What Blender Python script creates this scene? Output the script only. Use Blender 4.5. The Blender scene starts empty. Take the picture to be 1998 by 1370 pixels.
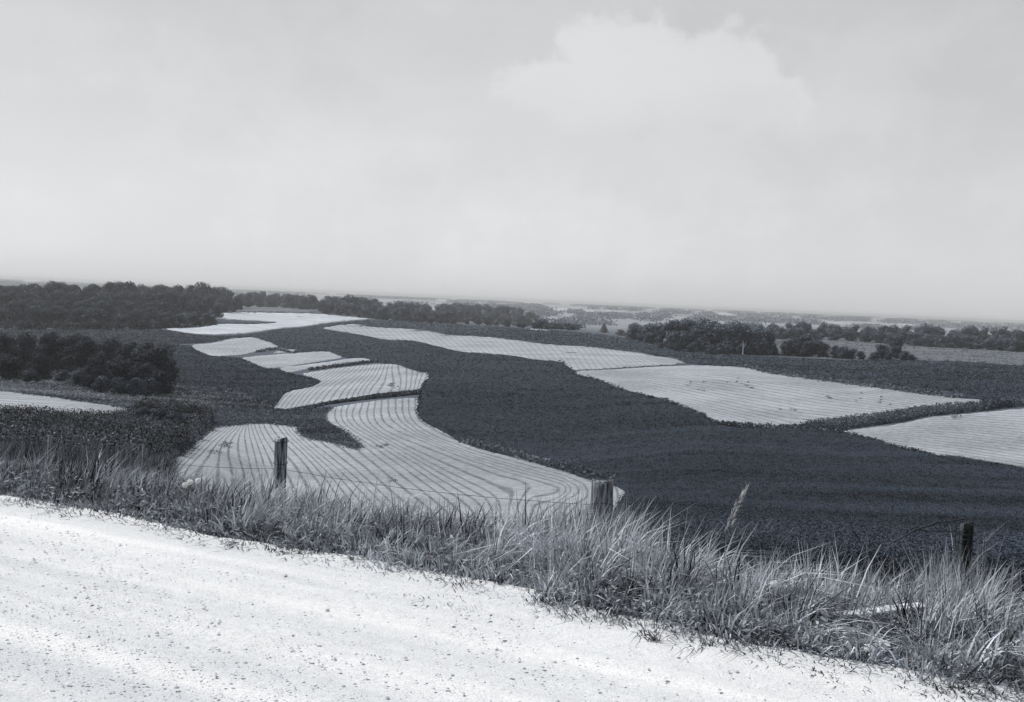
import bpy, math, random
import numpy as np
from mathutils import Vector, Matrix
from mathutils.geometry import delaunay_2d_cdt

sc = bpy.context.scene
RNG = np.random.default_rng(7)
random.seed(7)

# ------------------------------------------------------------------ camera
F = 2250.0; CX, CY = 999.0, 685.0          # focal length and centre in photo pixels
EYE = 1.65
ROLL = math.radians(2.49); PITCH = math.radians(2.56)
fw = Vector((0, math.cos(PITCH), -math.sin(PITCH)))
r0 = Vector((1, 0, 0)); u0 = r0.cross(fw)
rt = r0 * math.cos(ROLL) + u0 * math.sin(ROLL)
up = u0 * math.cos(ROLL) - r0 * math.sin(ROLL)
cam = bpy.data.cameras.new('camera'); co = bpy.data.objects.new('camera', cam)
sc.collection.objects.link(co); sc.camera = co
cam.sensor_width = 36; cam.lens = 36 * F / 1998
cam.clip_start = 0.1; cam.clip_end = 80000
M = Matrix((rt, up, -fw)).transposed().to_4x4(); M.translation = Vector((0, 0, EYE))
co.matrix_world = M

# ------------------------------------------------------------------ light and sky
SUN_EL, SUN_AZ = math.radians(50), math.radians(-62)   # azimuth from +Y, towards -X
sd = Vector((math.sin(SUN_AZ) * math.cos(SUN_EL), math.cos(SUN_AZ) * math.cos(SUN_EL), math.sin(SUN_EL)))
sl = bpy.data.lights.new('sun', 'SUN'); sl.energy = 5.0; sl.angle = math.radians(0.5); sl.color = (1, .995, .98)
so = bpy.data.objects.new('sun', sl); sc.collection.objects.link(so)
so.rotation_euler = sd.to_track_quat('Z', 'Y').to_euler()
sc.view_settings.view_transform = 'Standard'; sc.view_settings.look = 'None'
sc.view_settings.exposure = 0; sc.view_settings.gamma = 1

W = bpy.data.worlds.new('World'); sc.world = W; W.use_nodes = True
nt = W.node_tree; nt.nodes.clear()
def N(tree, typ, **kw):
    n = tree.nodes.new(typ)
    for k, v in kw.items(): setattr(n, k, v)
    return n
def L(tree, a, b): tree.links.new(a, b)
def math_node(tree, op, a, b=None, c=None, clamp=False):
    n = N(tree, 'ShaderNodeMath', operation=op, use_clamp=clamp)
    for i, x in enumerate((a, b, c)):
        if x is None: continue
        if isinstance(x, (int, float)): n.inputs[i].default_value = x
        else: L(tree, x, n.inputs[i])
    return n.outputs[0]
def mixc(tree, fac, a, b, blend='MIX'):
    n = N(tree, 'ShaderNodeMix', data_type='RGBA', blend_type=blend)
    for i, x in ((0, fac), (6, a), (7, b)):
        if isinstance(x, (int, float)): n.inputs[i].default_value = x
        elif isinstance(x, tuple): n.inputs[i].default_value = (*x, 1)
        else: L(tree, x, n.inputs[i])
    return n.outputs[2]
sky = N(nt, 'ShaderNodeTexSky', sky_type='NISHITA', sun_disc=False)
sky.sun_elevation = SUN_EL; sky.sun_rotation = SUN_AZ
bw = N(nt, 'ShaderNodeRGBToBW'); L(nt, sky.outputs[0], bw.inputs[0])
tc = N(nt, 'ShaderNodeTexCoord')
sky_k, sky_flat = 0.42, 4.0
# a milky overcast veil mixed with the physical sky, both without colour
veil = math_node(nt, 'ADD', math_node(nt, 'MULTIPLY', bw.outputs[0], sky_k), sky_flat)
mp = N(nt, 'ShaderNodeMapping'); L(nt, tc.outputs['Generated'], mp.inputs[0]); mp.inputs['Scale'].default_value = (2.2, 2.2, 5.5)
n1 = N(nt, 'ShaderNodeTexNoise'); n1.inputs['Scale'].default_value = 2.2; n1.inputs['Detail'].default_value = 6; n1.inputs['Roughness'].default_value = .5
L(nt, mp.outputs[0], n1.inputs['Vector'])
soft = N(nt, 'ShaderNodeMapRange', interpolation_type='SMOOTHSTEP'); L(nt, n1.outputs[0], soft.inputs[0])
soft.inputs[1].default_value = .42; soft.inputs[2].default_value = .72; soft.inputs[3].default_value = 0; soft.inputs[4].default_value = .33
def pdir(u, v):
    d = fw * F + rt * (u - CX) - up * (v - CY); return d.normalized()
def puff(u, v, rad, sx=1.0, sy=1.0, soft_=.72):
    """soft round cloud lobe about a direction in the sky, edge broken by noise"""
    c = pdir(u, v)
    s = N(nt, 'ShaderNodeVectorMath', operation='SUBTRACT'); L(nt, tc.outputs['Generated'], s.inputs[0]); s.inputs[1].default_value = c
    m = N(nt, 'ShaderNodeVectorMath', operation='MULTIPLY'); L(nt, s.outputs[0], m.inputs[0]); m.inputs[1].default_value = (1 / sx, 1 / sx, 1 / sy)
    ln = N(nt, 'ShaderNodeVectorMath', operation='LENGTH'); L(nt, m.outputs[0], ln.inputs[0])
    nz = N(nt, 'ShaderNodeTexNoise'); nz.inputs['Scale'].default_value = 16; nz.inputs['Detail'].default_value = 8; nz.inputs['Roughness'].default_value = .6
    L(nt, tc.outputs['Generated'], nz.inputs['Vector'])
    d = math_node(nt, 'ADD', ln.outputs[1], math_node(nt, 'MULTIPLY', math_node(nt, 'SUBTRACT', nz.outputs[0], .5), rad * 2.2))
    r = N(nt, 'ShaderNodeMapRange', interpolation_type='SMOOTHSTEP'); L(nt, d, r.inputs[0])
    r.inputs[1].default_value = rad; r.inputs[2].default_value = rad * soft_; r.inputs[3].default_value = 0; r.inputs[4].default_value = 1
    return r.outputs[0]
cl = None
for p in ((1105, 165, .040, 1.4, .9), (1175, 140, .052, 1.1, 1.0), (1285, 125, .055, 1.3, .9), (1390, 140, .052, 1.4, .9), (1470, 190, .045, 1.2, .9), (1270, 190, .07, 1.8, .7)):
    x = puff(*p, .66); cl = x if cl is None else math_node(nt, 'MAXIMUM', cl, x)
sepz = N(nt, 'ShaderNodeSeparateXYZ'); L(nt, tc.outputs['Generated'], sepz.inputs[0])
fade = N(nt, 'ShaderNodeMapRange', interpolation_type='SMOOTHSTEP'); L(nt, sepz.outputs[2], fade.inputs[0]); fade.inputs[1].default_value = .13; fade.inputs[2].default_value = .22
cl = math_node(nt, 'MULTIPLY', cl, fade.outputs[0])
wide = puff(1150, 190, .33, 1.5, .55, .2)
tot = math_node(nt, 'ADD', math_node(nt, 'MULTIPLY', cl, .9), math_node(nt, 'ADD', math_node(nt, 'MULTIPLY', wide, .35), soft.outputs[0]))
hz = N(nt, 'ShaderNodeMapRange'); L(nt, sepz.outputs[2], hz.inputs[0]); hz.inputs[1].default_value = 0; hz.inputs[2].default_value = .3; hz.inputs[3].default_value = 1.12; hz.inputs[4].default_value = 1.02
veil = math_node(nt, 'MULTIPLY', veil, hz.outputs[0])
bright = math_node(nt, 'MULTIPLY', veil, math_node(nt, 'ADD', 1.0, math_node(nt, 'MULTIPLY', tot, .17)))
cc = N(nt, 'ShaderNodeCombineColor'); 
for i, k in enumerate((.985, 1.0, 1.02)): L(nt, math_node(nt, 'MULTIPLY', bright, k), cc.inputs[i])
bg = N(nt, 'ShaderNodeBackground'); bg.inputs[1].default_value = .1
L(nt, cc.outputs[0], bg.inputs[0])
wo = N(nt, 'ShaderNodeOutputWorld'); L(nt, bg.outputs[0], wo.inputs[0])

# ------------------------------------------------------------------ helpers
C = sc.collection
def tag(o, label=None, cat=None, group=None, kind=None):
    for k, v in (('label', label), ('category', cat), ('group', group), ('kind', kind)):
        if v: o[k] = v
    return o
def npmesh(name, V, faces, mat=None, smooth=False, attrs=None, parent=None, cattr=None):
    """V (n,3); faces: array (m,k) or list of such arrays"""
    me = bpy.data.meshes.new(name)
    if not isinstance(faces, list): faces = [faces]
    V = np.asarray(V, dtype=np.float32)
    me.vertices.add(len(V)); me.vertices.foreach_set('co', V.ravel())
    loops = np.concatenate([f.ravel() for f in faces]).astype(np.int32)
    counts = np.concatenate([np.full(len(f), f.shape[1], dtype=np.int32) for f in faces])
    starts = np.concatenate([[0], np.cumsum(counts)[:-1]]).astype(np.int32)
    me.loops.add(len(loops)); me.loops.foreach_set('vertex_index', loops)
    me.polygons.add(len(counts)); me.polygons.foreach_set('loop_start', starts)
    if smooth: me.polygons.foreach_set('use_smooth', np.ones(len(counts), dtype=bool))
    me.update(calc_edges=True); me.validate()
    for k, a in (attrs or {}).items():
        at = me.attributes.new(k, 'FLOAT', 'POINT'); at.data.foreach_set('value', np.asarray(a, dtype=np.float32))
    o = bpy.data.objects.new(name, me); C.objects.link(o)
    if mat: me.materials.append(mat)
    if parent: o.parent = parent
    return o
def empty(name, loc, rz=0):
    o = bpy.data.objects.new(name, None); C.objects.link(o); o.location = loc; o.rotation_euler = (0, 0, rz)
    o.empty_display_size = .2; return o

def hash2(ix, iy, seed):
    h = (ix.astype(np.int64) * 374761393 + iy.astype(np.int64) * 668265263 + seed * 982451653) & 0x7fffffff
    h = ((h ^ (h >> 13)) * 1274126177) & 0x7fffffff
    return ((h ^ (h >> 16)) & 0xffff) / 65535.0
def vnoise(x, y, seed=0):
    ix, iy = np.floor(x), np.floor(y); fx, fy = x - ix, y - iy
    fx = fx * fx * (3 - 2 * fx); fy = fy * fy * (3 - 2 * fy)
    a, b = hash2(ix, iy, seed), hash2(ix + 1, iy, seed); c, d = hash2(ix, iy + 1, seed), hash2(ix + 1, iy + 1, seed)
    return (a * (1 - fx) + b * fx) * (1 - fy) + (c * (1 - fx) + d * fx) * fy
def fbm(x, y, octs=4, seed=0):
    s = 0; a = .5
    for i in range(octs): s = s + a * (vnoise(x * 2**i, y * 2**i, seed + i) - .5); a *= .55
    return s

def pchip(x, y, xq):
    x = np.asarray(x, float); y = np.asarray(y, float); h = np.diff(x); d = np.diff(y) / h
    m = np.zeros(len(x)); m[0] = d[0]; m[-1] = d[-1]
    for i in range(1, len(x) - 1):
        if d[i-1] * d[i] > 0:
            w1 = 2*h[i] + h[i-1]; w2 = h[i] + 2*h[i-1]; m[i] = (w1 + w2) / (w1 / d[i-1] + w2 / d[i])
    xq = np.clip(xq, x[0], x[-1]); k = np.clip(np.searchsorted(x, xq) - 1, 0, len(x) - 2)
    t = (xq - x[k]) / h[k]
    return (2*t**3 - 3*t**2 + 1) * y[k] + (t**3 - 2*t**2 + t) * h[k] * m[k] + (-2*t**3 + 3*t**2) * y[k+1] + (t**3 - t**2) * h[k] * m[k+1]

# ------------------------------------------------------------------ terrain: height as a function of (t = X/Y, depth)
def hv(u): return 541 + .0435 * u
COLS = {   # bearing (as photo column): (distance in m, row at which the ground of that distance is seen)
 -120: [(20, 950), (30, 915), (60, 868), (100, 818), (130, 794), (165, 775), (210, 755), (300, 712), (420, 672), (600, 636), (900, 580), (1100, 572), (1500, 568), (2600, 562), (6000, 545), (30000, 539)],
 150: [(20, 958), (30, 930), (60, 880), (100, 832), (130, 812), (165, 790), (210, 768), (300, 722), (420, 682), (600, 640), (900, 588), (1100, 580), (1500, 580), (2600, 573), (6000, 557), (30000, 551)],
 400: [(20, 985), (30, 968), (60, 925), (95, 880), (130, 845), (160, 820), (200, 792), (250, 762), (320, 722), (420, 688), (520, 662), (650, 635), (900, 606), (1100, 598), (1500, 596), (2600, 583), (6000, 568), (30000, 562)],
 549: [(20, 1012), (30, 1000), (50, 978), (80, 950), (110, 900), (150, 850), (175, 822), (200, 803), (240, 770), (300, 735), (380, 700), (480, 672), (600, 650), (800, 630), (1000, 613), (1200, 602), (1500, 600), (2600, 590), (6000, 574), (30000, 568)],
 800: [(20, 1030), (30, 1010), (60, 980), (90, 940), (120, 890), (150, 850), (190, 800), (230, 765), (280, 730), (350, 705), (450, 680), (550, 660), (700, 643), (850, 632), (1000, 626), (1200, 620), (1600, 612), (2600, 600), (6000, 585), (30000, 579)],
 1100: [(20, 1040), (30, 1012), (60, 985), (90, 950), (120, 905), (160, 850), (200, 800), (260, 745), (320, 712), (400, 690), (500, 672), (600, 656), (700, 645), (850, 640), (1100, 645), (1500, 634), (2600, 613), (6000, 598), (30000, 592)],
 1250: [(20, 1052), (30, 1022), (60, 988), (90, 943), (120, 892), (160, 838), (200, 790), (260, 745), (330, 712), (400, 694), (480, 678), (560, 663), (650, 666), (800, 668), (1100, 655), (1500, 640), (2600, 619), (6000, 604), (30000, 598)],
 1400: [(20, 1065), (30, 1040), (60, 990), (90, 940), (120, 880), (150, 840), (200, 790), (250, 750), (330, 715), (420, 696), (480, 687), (560, 690), (700, 672), (900, 660), (1200, 650), (2000, 634), (3500, 617), (6000, 610), (30000, 605)],
 1650: [(20, 1080), (40, 1040), (60, 1000), (90, 940), (120, 890), (145, 850), (170, 825), (200, 795), (250, 760), (330, 725), (420, 702), (520, 692), (700, 668), (900, 657), (1100, 655), (1500, 650), (2600, 638), (4000, 626), (6000, 621), (30000, 615.5)],
 1877: [(20, 1098), (40, 1050), (60, 1005), (90, 950), (115, 895), (140, 850), (160, 812), (175, 795), (200, 775), (260, 740), (350, 711), (450, 699), (600, 685), (750, 677), (1000, 670), (1500, 660), (2600, 646), (4000, 636), (6000, 631), (30000, 625)],
 2120: [(20, 1110), (40, 1062), (60, 1016), (90, 960), (115, 905), (140, 860), (160, 822), (175, 805), (200, 785), (260, 750), (350, 722), (450, 710), (600, 696), (750, 688), (1000, 681), (1500, 671), (2600, 656), (4000, 647), (6000, 641), (30000, 636)],
}
cu = np.array(sorted(COLS)); LD0, LD1 = math.log(14.), math.log(30000.)
DG = np.linspace(LD0, LD1, 700)
TAB = np.array([pchip([math.log(d) for d, v in COLS[u]], [(v - hv(u)) / F for d, v in COLS[u]], DG) for u in cu])
UG = np.linspace(cu[0], cu[-1], 600)
TAB2 = np.empty((len(UG), len(DG)))
for j in range(len(DG)): TAB2[:, j] = pchip(cu, TAB[:, j], UG)
def u_of(t, D): # bearing -> photo column, corrected for the roll
    return CX + F * t
def far_z(t, D):
    uu = np.clip(u_of(t, D), UG[0], UG[-1]); ld = np.clip(np.log(np.maximum(D, 1)), LD0, LD1)
    a = (uu - UG[0]) / (UG[1] - UG[0]); i = np.clip(a.astype(int), 0, len(UG) - 2); fa = a - i
    b = (ld - LD0) / (DG[1] - DG[0]); j = np.clip(b.astype(int), 0, len(DG) - 2); fb = b - j
    f = (TAB2[i, j] * (1-fa) + TAB2[i+1, j] * fa) * (1-fb) + (TAB2[i, j+1] * (1-fa) + TAB2[i+1, j+1] * fa) * fb
    return EYE - f * np.maximum(D, 14.)
def ray(u, v):
    """pixel -> (t, k): X = t*D, Z = EYE - k*D at forward distance D"""
    u = np.asarray(u, float); v = np.asarray(v, float)
    d = [fw[i] * F + rt[i] * (u - CX) - up[i] * (v - CY) for i in range(3)]
    return d[0] / d[1], -d[2] / d[1]
EP = [(-400, 930), (-200, 948), (44, 972), (120, 984), (200, 998), (300, 1020), (400, 1045), (500, 1060), (600, 1076), (700, 1087), (760, 1105), (850, 1120), (950, 1138),
      (1050, 1158), (1130, 1185), (1200, 1200), (1290, 1215), (1380, 1240), (1480, 1262), (1600, 1283), (1700, 1300), (1800, 1315), (1900, 1335), (2000, 1350)]
et, ek = ray([p[0] for p in EP], [p[1] for p in EP])
eD = EYE / ek; eX = et * eD; eY = eD
EA = np.polyfit(eX, eY, 1)                   # mean line of the road edge
en = np.array([-EA[0], 1.0]); en /= np.linalg.norm(en); ea = np.array([en[1], -en[0]])
def edge_y(X):
    y = np.interp(X, eX, eY)
    y = np.where(X < eX[0], EA[0] * X + EA[1] + (eY[0] - EA[0]*eX[0] - EA[1]), y)
    return np.where(X > eX[-1], EA[0] * X + EA[1] + (eY[-1] - EA[0]*eX[-1] - EA[1]), y)
def sdist(X, Y): return (Y - edge_y(X)) * en[1]
def sst(a, b, x):
    x = np.clip((x - a) / (b - a), 0, 1); return x * x * (3 - 2 * x)
def Zg(X, Y):
    X = np.asarray(X, float); Y = np.asarray(Y, float)
    s = sdist(X, Y)
    zn = np.interp(s, [-1e4, 0, .35, 1, 1.8, 2.8, 5, 8, 14, 22, 40], [-.06, -.05, -.01, -.10, -.36, -.78, -1.45, -2.3, -3.6, -5.2, -8.5])
    D = np.maximum(Y, 1); zf = far_z(X / D, D)
    w = sst(5, 14, s)
    und = fbm(X / 45., Y / 45., 2, 5) * 1.4 * sst(60, 110, Y) * sst(1500, 700, Y)
    return zn * (1 - w) + (zf + und) * w
def hit(u, v, off=0.0, dmin=15.0):
    t, k = ray(u, v); t = np.atleast_1d(t); k = np.atleast_1d(k)
    G = np.exp(np.linspace(math.log(dmin), math.log(29000), 240))
    D = np.full(t.shape, G[-1])
    def df(t_, k_, d_): return Zg(t_ * d_, d_) + off - (EYE - k_ * d_)
    for c0 in range(0, len(t), 4000):
        tt = t[c0:c0+4000]; kk = k[c0:c0+4000]
        f = df(tt[:, None], kk[:, None], np.broadcast_to(G[None], (len(tt), len(G)))); below = f >= 0
        idx = np.where(below.any(axis=1), np.argmax(below, axis=1), len(G) - 1); i0 = np.maximum(idx - 1, 0); r = np.arange(len(idx))
        lo, hi, flo, fhi = G[i0], G[idx], f[r, i0], f[r, idx]
        for _ in range(6):
            m = np.where(np.abs(fhi - flo) > 1e-9, lo - flo * (hi - lo) / np.where(np.abs(fhi - flo) > 1e-9, fhi - flo, 1), hi); m = np.clip(m, lo, hi); fm = df(tt, kk, m)
            up_ = fm >= 0; hi = np.where(up_, m, hi); fhi = np.where(up_, fm, fhi * .5); lo = np.where(up_, lo, m); flo = np.where(up_, flo * .5, fm)
        D[c0:c0+4000] = m
    return t * D, D, Zg(t * D, D)
def hit1(u, v, off=0.0, dmin=15.0):
    x, y, z = hit([u], [v], off, dmin); return float(x[0]), float(y[0]), float(z[0])

# ------------------------------------------------------------------ materials (a monochrome world, as in the photograph)
def pal(v, cool=.0):
    """neutral grey with a slight blue cast that grows towards black, like the photograph's tone"""
    return (v * (1 - .26 * cool), v * (1 + .0 * cool), v * (1 + .44 * cool))
def bsdf_mat(name, rough=.9):
    m = bpy.data.materials.new(name); m.use_nodes = True; t = m.node_tree; t.nodes.clear()
    b = N(t, 'ShaderNodeBsdfPrincipled'); b.inputs['Roughness'].default_value = rough
    b.inputs['Specular IOR Level'].default_value = .15
    o = N(t, 'ShaderNodeOutputMaterial'); L(t, b.outputs[0], o.inputs[0]); return m, t, b
def noise_fac(t, scale, detail=4, lo=.35, hi=.65, vec=None, rough=.55, stretch=None):
    if vec is None:
        vec = N(t, 'ShaderNodeNewGeometry').outputs['Position']
    if stretch:
        mpn = N(t, 'ShaderNodeMapping', vector_type='TEXTURE'); L(t, vec, mpn.inputs[0])
        mpn.inputs['Rotation'].default_value = (0, 0, stretch[2]); mpn.inputs['Scale'].default_value = (1 / stretch[0], 1 / stretch[1], 1); vec = mpn.outputs[0]
    n = N(t, 'ShaderNodeTexNoise'); n.inputs['Scale'].default_value = scale; n.inputs['Detail'].default_value = detail; n.inputs['Roughness'].default_value = rough
    L(t, vec, n.inputs['Vector'])
    r = N(t, 'ShaderNodeMapRange'); L(t, n.outputs[0], r.inputs[0]); r.inputs[1].default_value = lo; r.inputs[2].default_value = hi
    return r.outputs[0]
def add_bump(t, b, h, strength=.5, dist=.1):
    bp = N(t, 'ShaderNodeBump'); bp.inputs['Strength'].default_value = strength; bp.inputs['Distance'].default_value = dist
    L(t, h, bp.inputs['Height']); L(t, bp.outputs[0], b.inputs['Normal'])
def veg_mat(name, lo, hi, cool=1.0, scales=(.03, .4, 3.0), bump=.5):
    m, t, b = bsdf_mat(name, 1.0)
    f1 = noise_fac(t, scales[0], 3); f2 = noise_fac(t, scales[1], 4); f3 = noise_fac(t, scales[2], 3, .3, .7)
    f = math_node(t, 'ADD', math_node(t, 'MULTIPLY', f1, .35), math_node(t, 'ADD', math_node(t, 'MULTIPLY', f2, .35), math_node(t, 'MULTIPLY', f3, .3)))
    L(t, mixc(t, f, pal(lo, cool), pal(hi, cool)), b.inputs['Base Color'])
    add_bump(t, b, f3, bump, .15); return m
def row_mat(name, dark, light, cool=.25, width=.28, jitter=.35, speck=1.2):
    """mown stubble: pale, with thin dark lines between the swaths at whole numbers of attribute 'row'"""
    m, t, b = bsdf_mat(name, 1.0)
    at = N(t, 'ShaderNodeAttribute', attribute_name='row').outputs['Fac']
    wob = noise_fac(t, .10, 3, 0, 1)
    r = math_node(t, 'ADD', at, math_node(t, 'MULTIPLY', math_node(t, 'SUBTRACT', wob, .5), jitter))
    fr = math_node(t, 'ABSOLUTE', math_node(t, 'SUBTRACT', math_node(t, 'FRACT', r), .5))     # 0 on the line
    ln = N(t, 'ShaderNodeMapRange', interpolation_type='SMOOTHSTEP'); L(t, fr, ln.inputs[0])
    ln.inputs[1].default_value = width; ln.inputs[2].default_value = .03; ln.inputs[3].default_value = 0; ln.inputs[4].default_value = 1
    brk = noise_fac(t, .35, 4, .25, .6)
    lnf = math_node(t, 'MULTIPLY', ln.outputs[0], math_node(t, 'ADD', .25, math_node(t, 'MULTIPLY', brk, .8)))
    st = N(t, 'ShaderNodeAttribute', attribute_name='str').outputs['Fac']
    lnf = math_node(t, 'MULTIPLY', math_node(t, 'MULTIPLY', lnf, st), .8)
    f1 = noise_fac(t, .05, 3); f2 = noise_fac(t, speck, 6, .38, .62, rough=.85)
    base = mixc(t, math_node(t, 'ADD', math_node(t, 'MULTIPLY', f1, .35), math_node(t, 'MULTIPLY', f2, .65)), pal(light * .5, cool), pal(light * 1.4, cool))
    L(t, mixc(t, lnf, base, pal(dark, cool)), b.inputs['Base Color'])
    hgt = math_node(t, 'ADD', math_node(t, 'MULTIPLY', lnf, -1.0), math_node(t, 'MULTIPLY', f2, .6))
    add_bump(t, b, hgt, .5, .12); return m

M_ground = veg_mat('pasture_ground', .045, .09, .7)
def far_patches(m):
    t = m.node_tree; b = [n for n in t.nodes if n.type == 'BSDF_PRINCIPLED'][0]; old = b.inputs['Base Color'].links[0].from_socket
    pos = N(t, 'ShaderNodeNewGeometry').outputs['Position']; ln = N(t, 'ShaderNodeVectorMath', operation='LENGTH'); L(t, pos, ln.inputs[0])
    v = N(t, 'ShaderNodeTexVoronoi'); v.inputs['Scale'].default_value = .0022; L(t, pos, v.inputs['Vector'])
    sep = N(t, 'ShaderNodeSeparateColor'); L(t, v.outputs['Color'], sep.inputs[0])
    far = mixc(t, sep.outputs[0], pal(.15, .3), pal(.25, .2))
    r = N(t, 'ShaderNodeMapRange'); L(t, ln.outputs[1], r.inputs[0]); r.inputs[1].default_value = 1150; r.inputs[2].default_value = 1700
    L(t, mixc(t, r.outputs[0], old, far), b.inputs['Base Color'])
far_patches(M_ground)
M_pasture = veg_mat('pale_pasture', .075, .125, .3, (.02, .2, 2.0), bump=.5)
M_slope = veg_mat('slope_pasture', .013, .03, .8, (.02, .25, 2.0), bump=.6)
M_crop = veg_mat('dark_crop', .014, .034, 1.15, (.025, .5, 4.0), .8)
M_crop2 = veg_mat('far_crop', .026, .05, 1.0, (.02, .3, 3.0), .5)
M_water = veg_mat('waterway_grass', .05, .09, .8)
M_stub = row_mat('mown_stubble', .07, .262, width=.21, jitter=.22, speck=1.3)
M_stub2 = row_mat('mown_stubble_far', .10, .262, width=.22, speck=.7)
M_stub3 = row_mat('pale_stubble', .26, .365)
M_farf = veg_mat('far_pale_field', .22, .34, .2, (.002, .01, .1), .0)

def attr_leaf_mat(name, lo, hi, cool=.8, trans=.25, rough=.7, hc=.6):
    m, t, b = bsdf_mat(name, rough)
    at = N(t, 'ShaderNodeAttribute', attribute_name='shade').outputs['Fac']
    col = mixc(t, at, pal(lo, cool), pal(hi, cool * hc)); L(t, col, b.inputs['Base Color'])
    b.inputs['Specular IOR Level'].default_value = .08
    if trans:
        tr = N(t, 'ShaderNodeBsdfTranslucent'); L(t, col, tr.inputs[0])
        mx = N(t, 'ShaderNodeMixShader'); mx.inputs[0].default_value = trans
        out = [n for n in t.nodes if n.type == 'OUTPUT_MATERIAL'][0]
        L(t, b.outputs[0], mx.inputs[1]); L(t, tr.outputs[0], mx.inputs[2]); L(t, mx.outputs[0], out.inputs[0])
    return m
M_blade = attr_leaf_mat('roadside_grass', .012, .62, .38, .2, .95)
M_scrub = attr_leaf_mat('tall_weeds', .008, .23, .5, .12)
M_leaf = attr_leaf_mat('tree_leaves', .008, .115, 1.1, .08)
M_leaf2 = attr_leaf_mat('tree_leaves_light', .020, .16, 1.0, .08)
M_cropleaf = attr_leaf_mat('crop_leaves', .007, .068, .85, .12, .7, 1.0)
M_waterleaf = attr_leaf_mat('waterway_leaves', .03, .14, .8, .15)
M_stubleaf = attr_leaf_mat('straw_litter', .12, .45, .3, .1)

# ------------------------------------------------------------------ ground
def build_ground():
    # bearings: fine in view, coarse round the back
    a1 = np.radians(np.linspace(-33, 33, 560)); a2 = np.radians(np.linspace(33, 327, 60)[1:-1])
    az = np.concatenate([a1, a2]); R = np.exp(np.linspace(math.log(2.0), math.log(30000), 620))
    A, RR = np.meshgrid(az, R, indexing='ij')
    X, Y = RR * np.sin(A), RR * np.cos(A)
    Z = Zg(X, Y)
    # behind and beside: continue the land level of the nearest bearing shown
    side = np.abs(np.where(A > math.pi, A - 2*math.pi, A)) > math.radians(33)
    sgn = np.where(np.where(A > math.pi, A - 2*math.pi, A) > 0, 1, -1)
    Xs, Ys = RR * math.sin(math.radians(33)) * sgn, RR * math.cos(math.radians(33))
    zfar = Zg(Xs, Ys); s = sdist(X, Y)
    back = np.abs(np.where(A > math.pi, A - 2*math.pi, A)) > math.radians(100)
    zz = np.where(s < 0, -.06 - np.maximum(-s - 9, 0) * .02 * (RR < 400) - 8 * (RR >= 400), np.minimum(np.maximum(zfar, -60), -.05))
    w = sst(33, 40, np.degrees(np.abs(np.where(A > math.pi, A - 2*math.pi, A))))
    Z = np.where(side, Z * 0 + np.where(s < 0, zz, np.where(back, zz, zfar)), Z)
    V = np.stack([X, Y, Z], -1).reshape(-1, 3)
    na, nr = len(az), len(R); i = np.arange(na)[:, None]; j = np.arange(nr - 1)[None]
    i2 = (i + 1) % na
    q = np.stack([i * nr + j, i * nr + j + 1, i2 * nr + j + 1, i2 * nr + j], -1).reshape(-1, 4)
    V = np.vstack([V, [[0, 0, -.06]]]); c = len(V) - 1
    k = np.arange(na); tri = np.stack([np.full(na, c), k * nr, ((k + 1) % na) * nr], -1)
    o = npmesh('ground', V, [q, tri], M_ground, True); tag(o, kind='structure')
build_ground()

# ------------------------------------------------------------------ fields: outlines laid out on the land
def densify(poly, step):
    out = []
    n = len(poly)
    for i in range(n):
        a, b = np.array(poly[i], float), np.array(poly[(i+1) % n], float)
        k = max(1, int(np.linalg.norm(b - a) / step)); 
        for j in range(k): out.append(a + (b - a) * j / k)
    return np.array(out)
def smooth_poly(poly, it=1):
    p = np.array(poly, float)
    for _ in range(it):
        q = np.roll(p, -1, 0); p = np.stack([p * .75 + q * .25, p * .25 + q * .75], 1).reshape(-1, 2)
    return p
def inside(P, poly):
    x, y = P[:, 0], P[:, 1]; c = np.zeros(len(P), bool); n = len(poly); j = n - 1
    for i in range(n):
        xi, yi = poly[i]; xj, yj = poly[j]
        with np.errstate(divide='ignore', invalid='ignore'):
            m = ((yi > y) != (yj > y)) & (x < (xj - xi) * (y - yi) / (yj - yi + 1e-12) + xi)
        c ^= m; j = i
    return c
def interp_rows(P, guides):
    """thin-plate fit of swath numbers through traced swath lines"""
    pts, val = [], []
    for r, line in guides:
        l = np.array(line, float)
        seg = np.linalg.norm(np.diff(l, axis=0), axis=1); s = np.concatenate([[0], np.cumsum(seg)])
        n = max(2, int(s[-1] / 14)); q = np.linspace(0, s[-1], n)
        pts += list(np.stack([np.interp(q, s, l[:, 0]), np.interp(q, s, l[:, 1])], -1)); val += [r] * n
    pts = np.array(pts); val = np.array(val, float); S = 100.0
    def K(a, b):
        d2 = ((a[:, None] - b[None])**2).sum(-1) / S**2; return .5 * d2 * np.log(d2 + 1e-12)
    n = len(pts); A = np.zeros((n + 3, n + 3)); A[:n, :n] = K(pts, pts) + np.eye(n) * 2e-3
    Pm = np.hstack([np.ones((n, 1)), pts / S]); A[:n, n:] = Pm; A[n:, :n] = Pm.T
    w = np.linalg.solve(A, np.concatenate([val, [0, 0, 0]]))
    return K(P, pts) @ w[:n] + np.hstack([np.ones((len(P), 1)), P / S]) @ w[n:]
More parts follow.
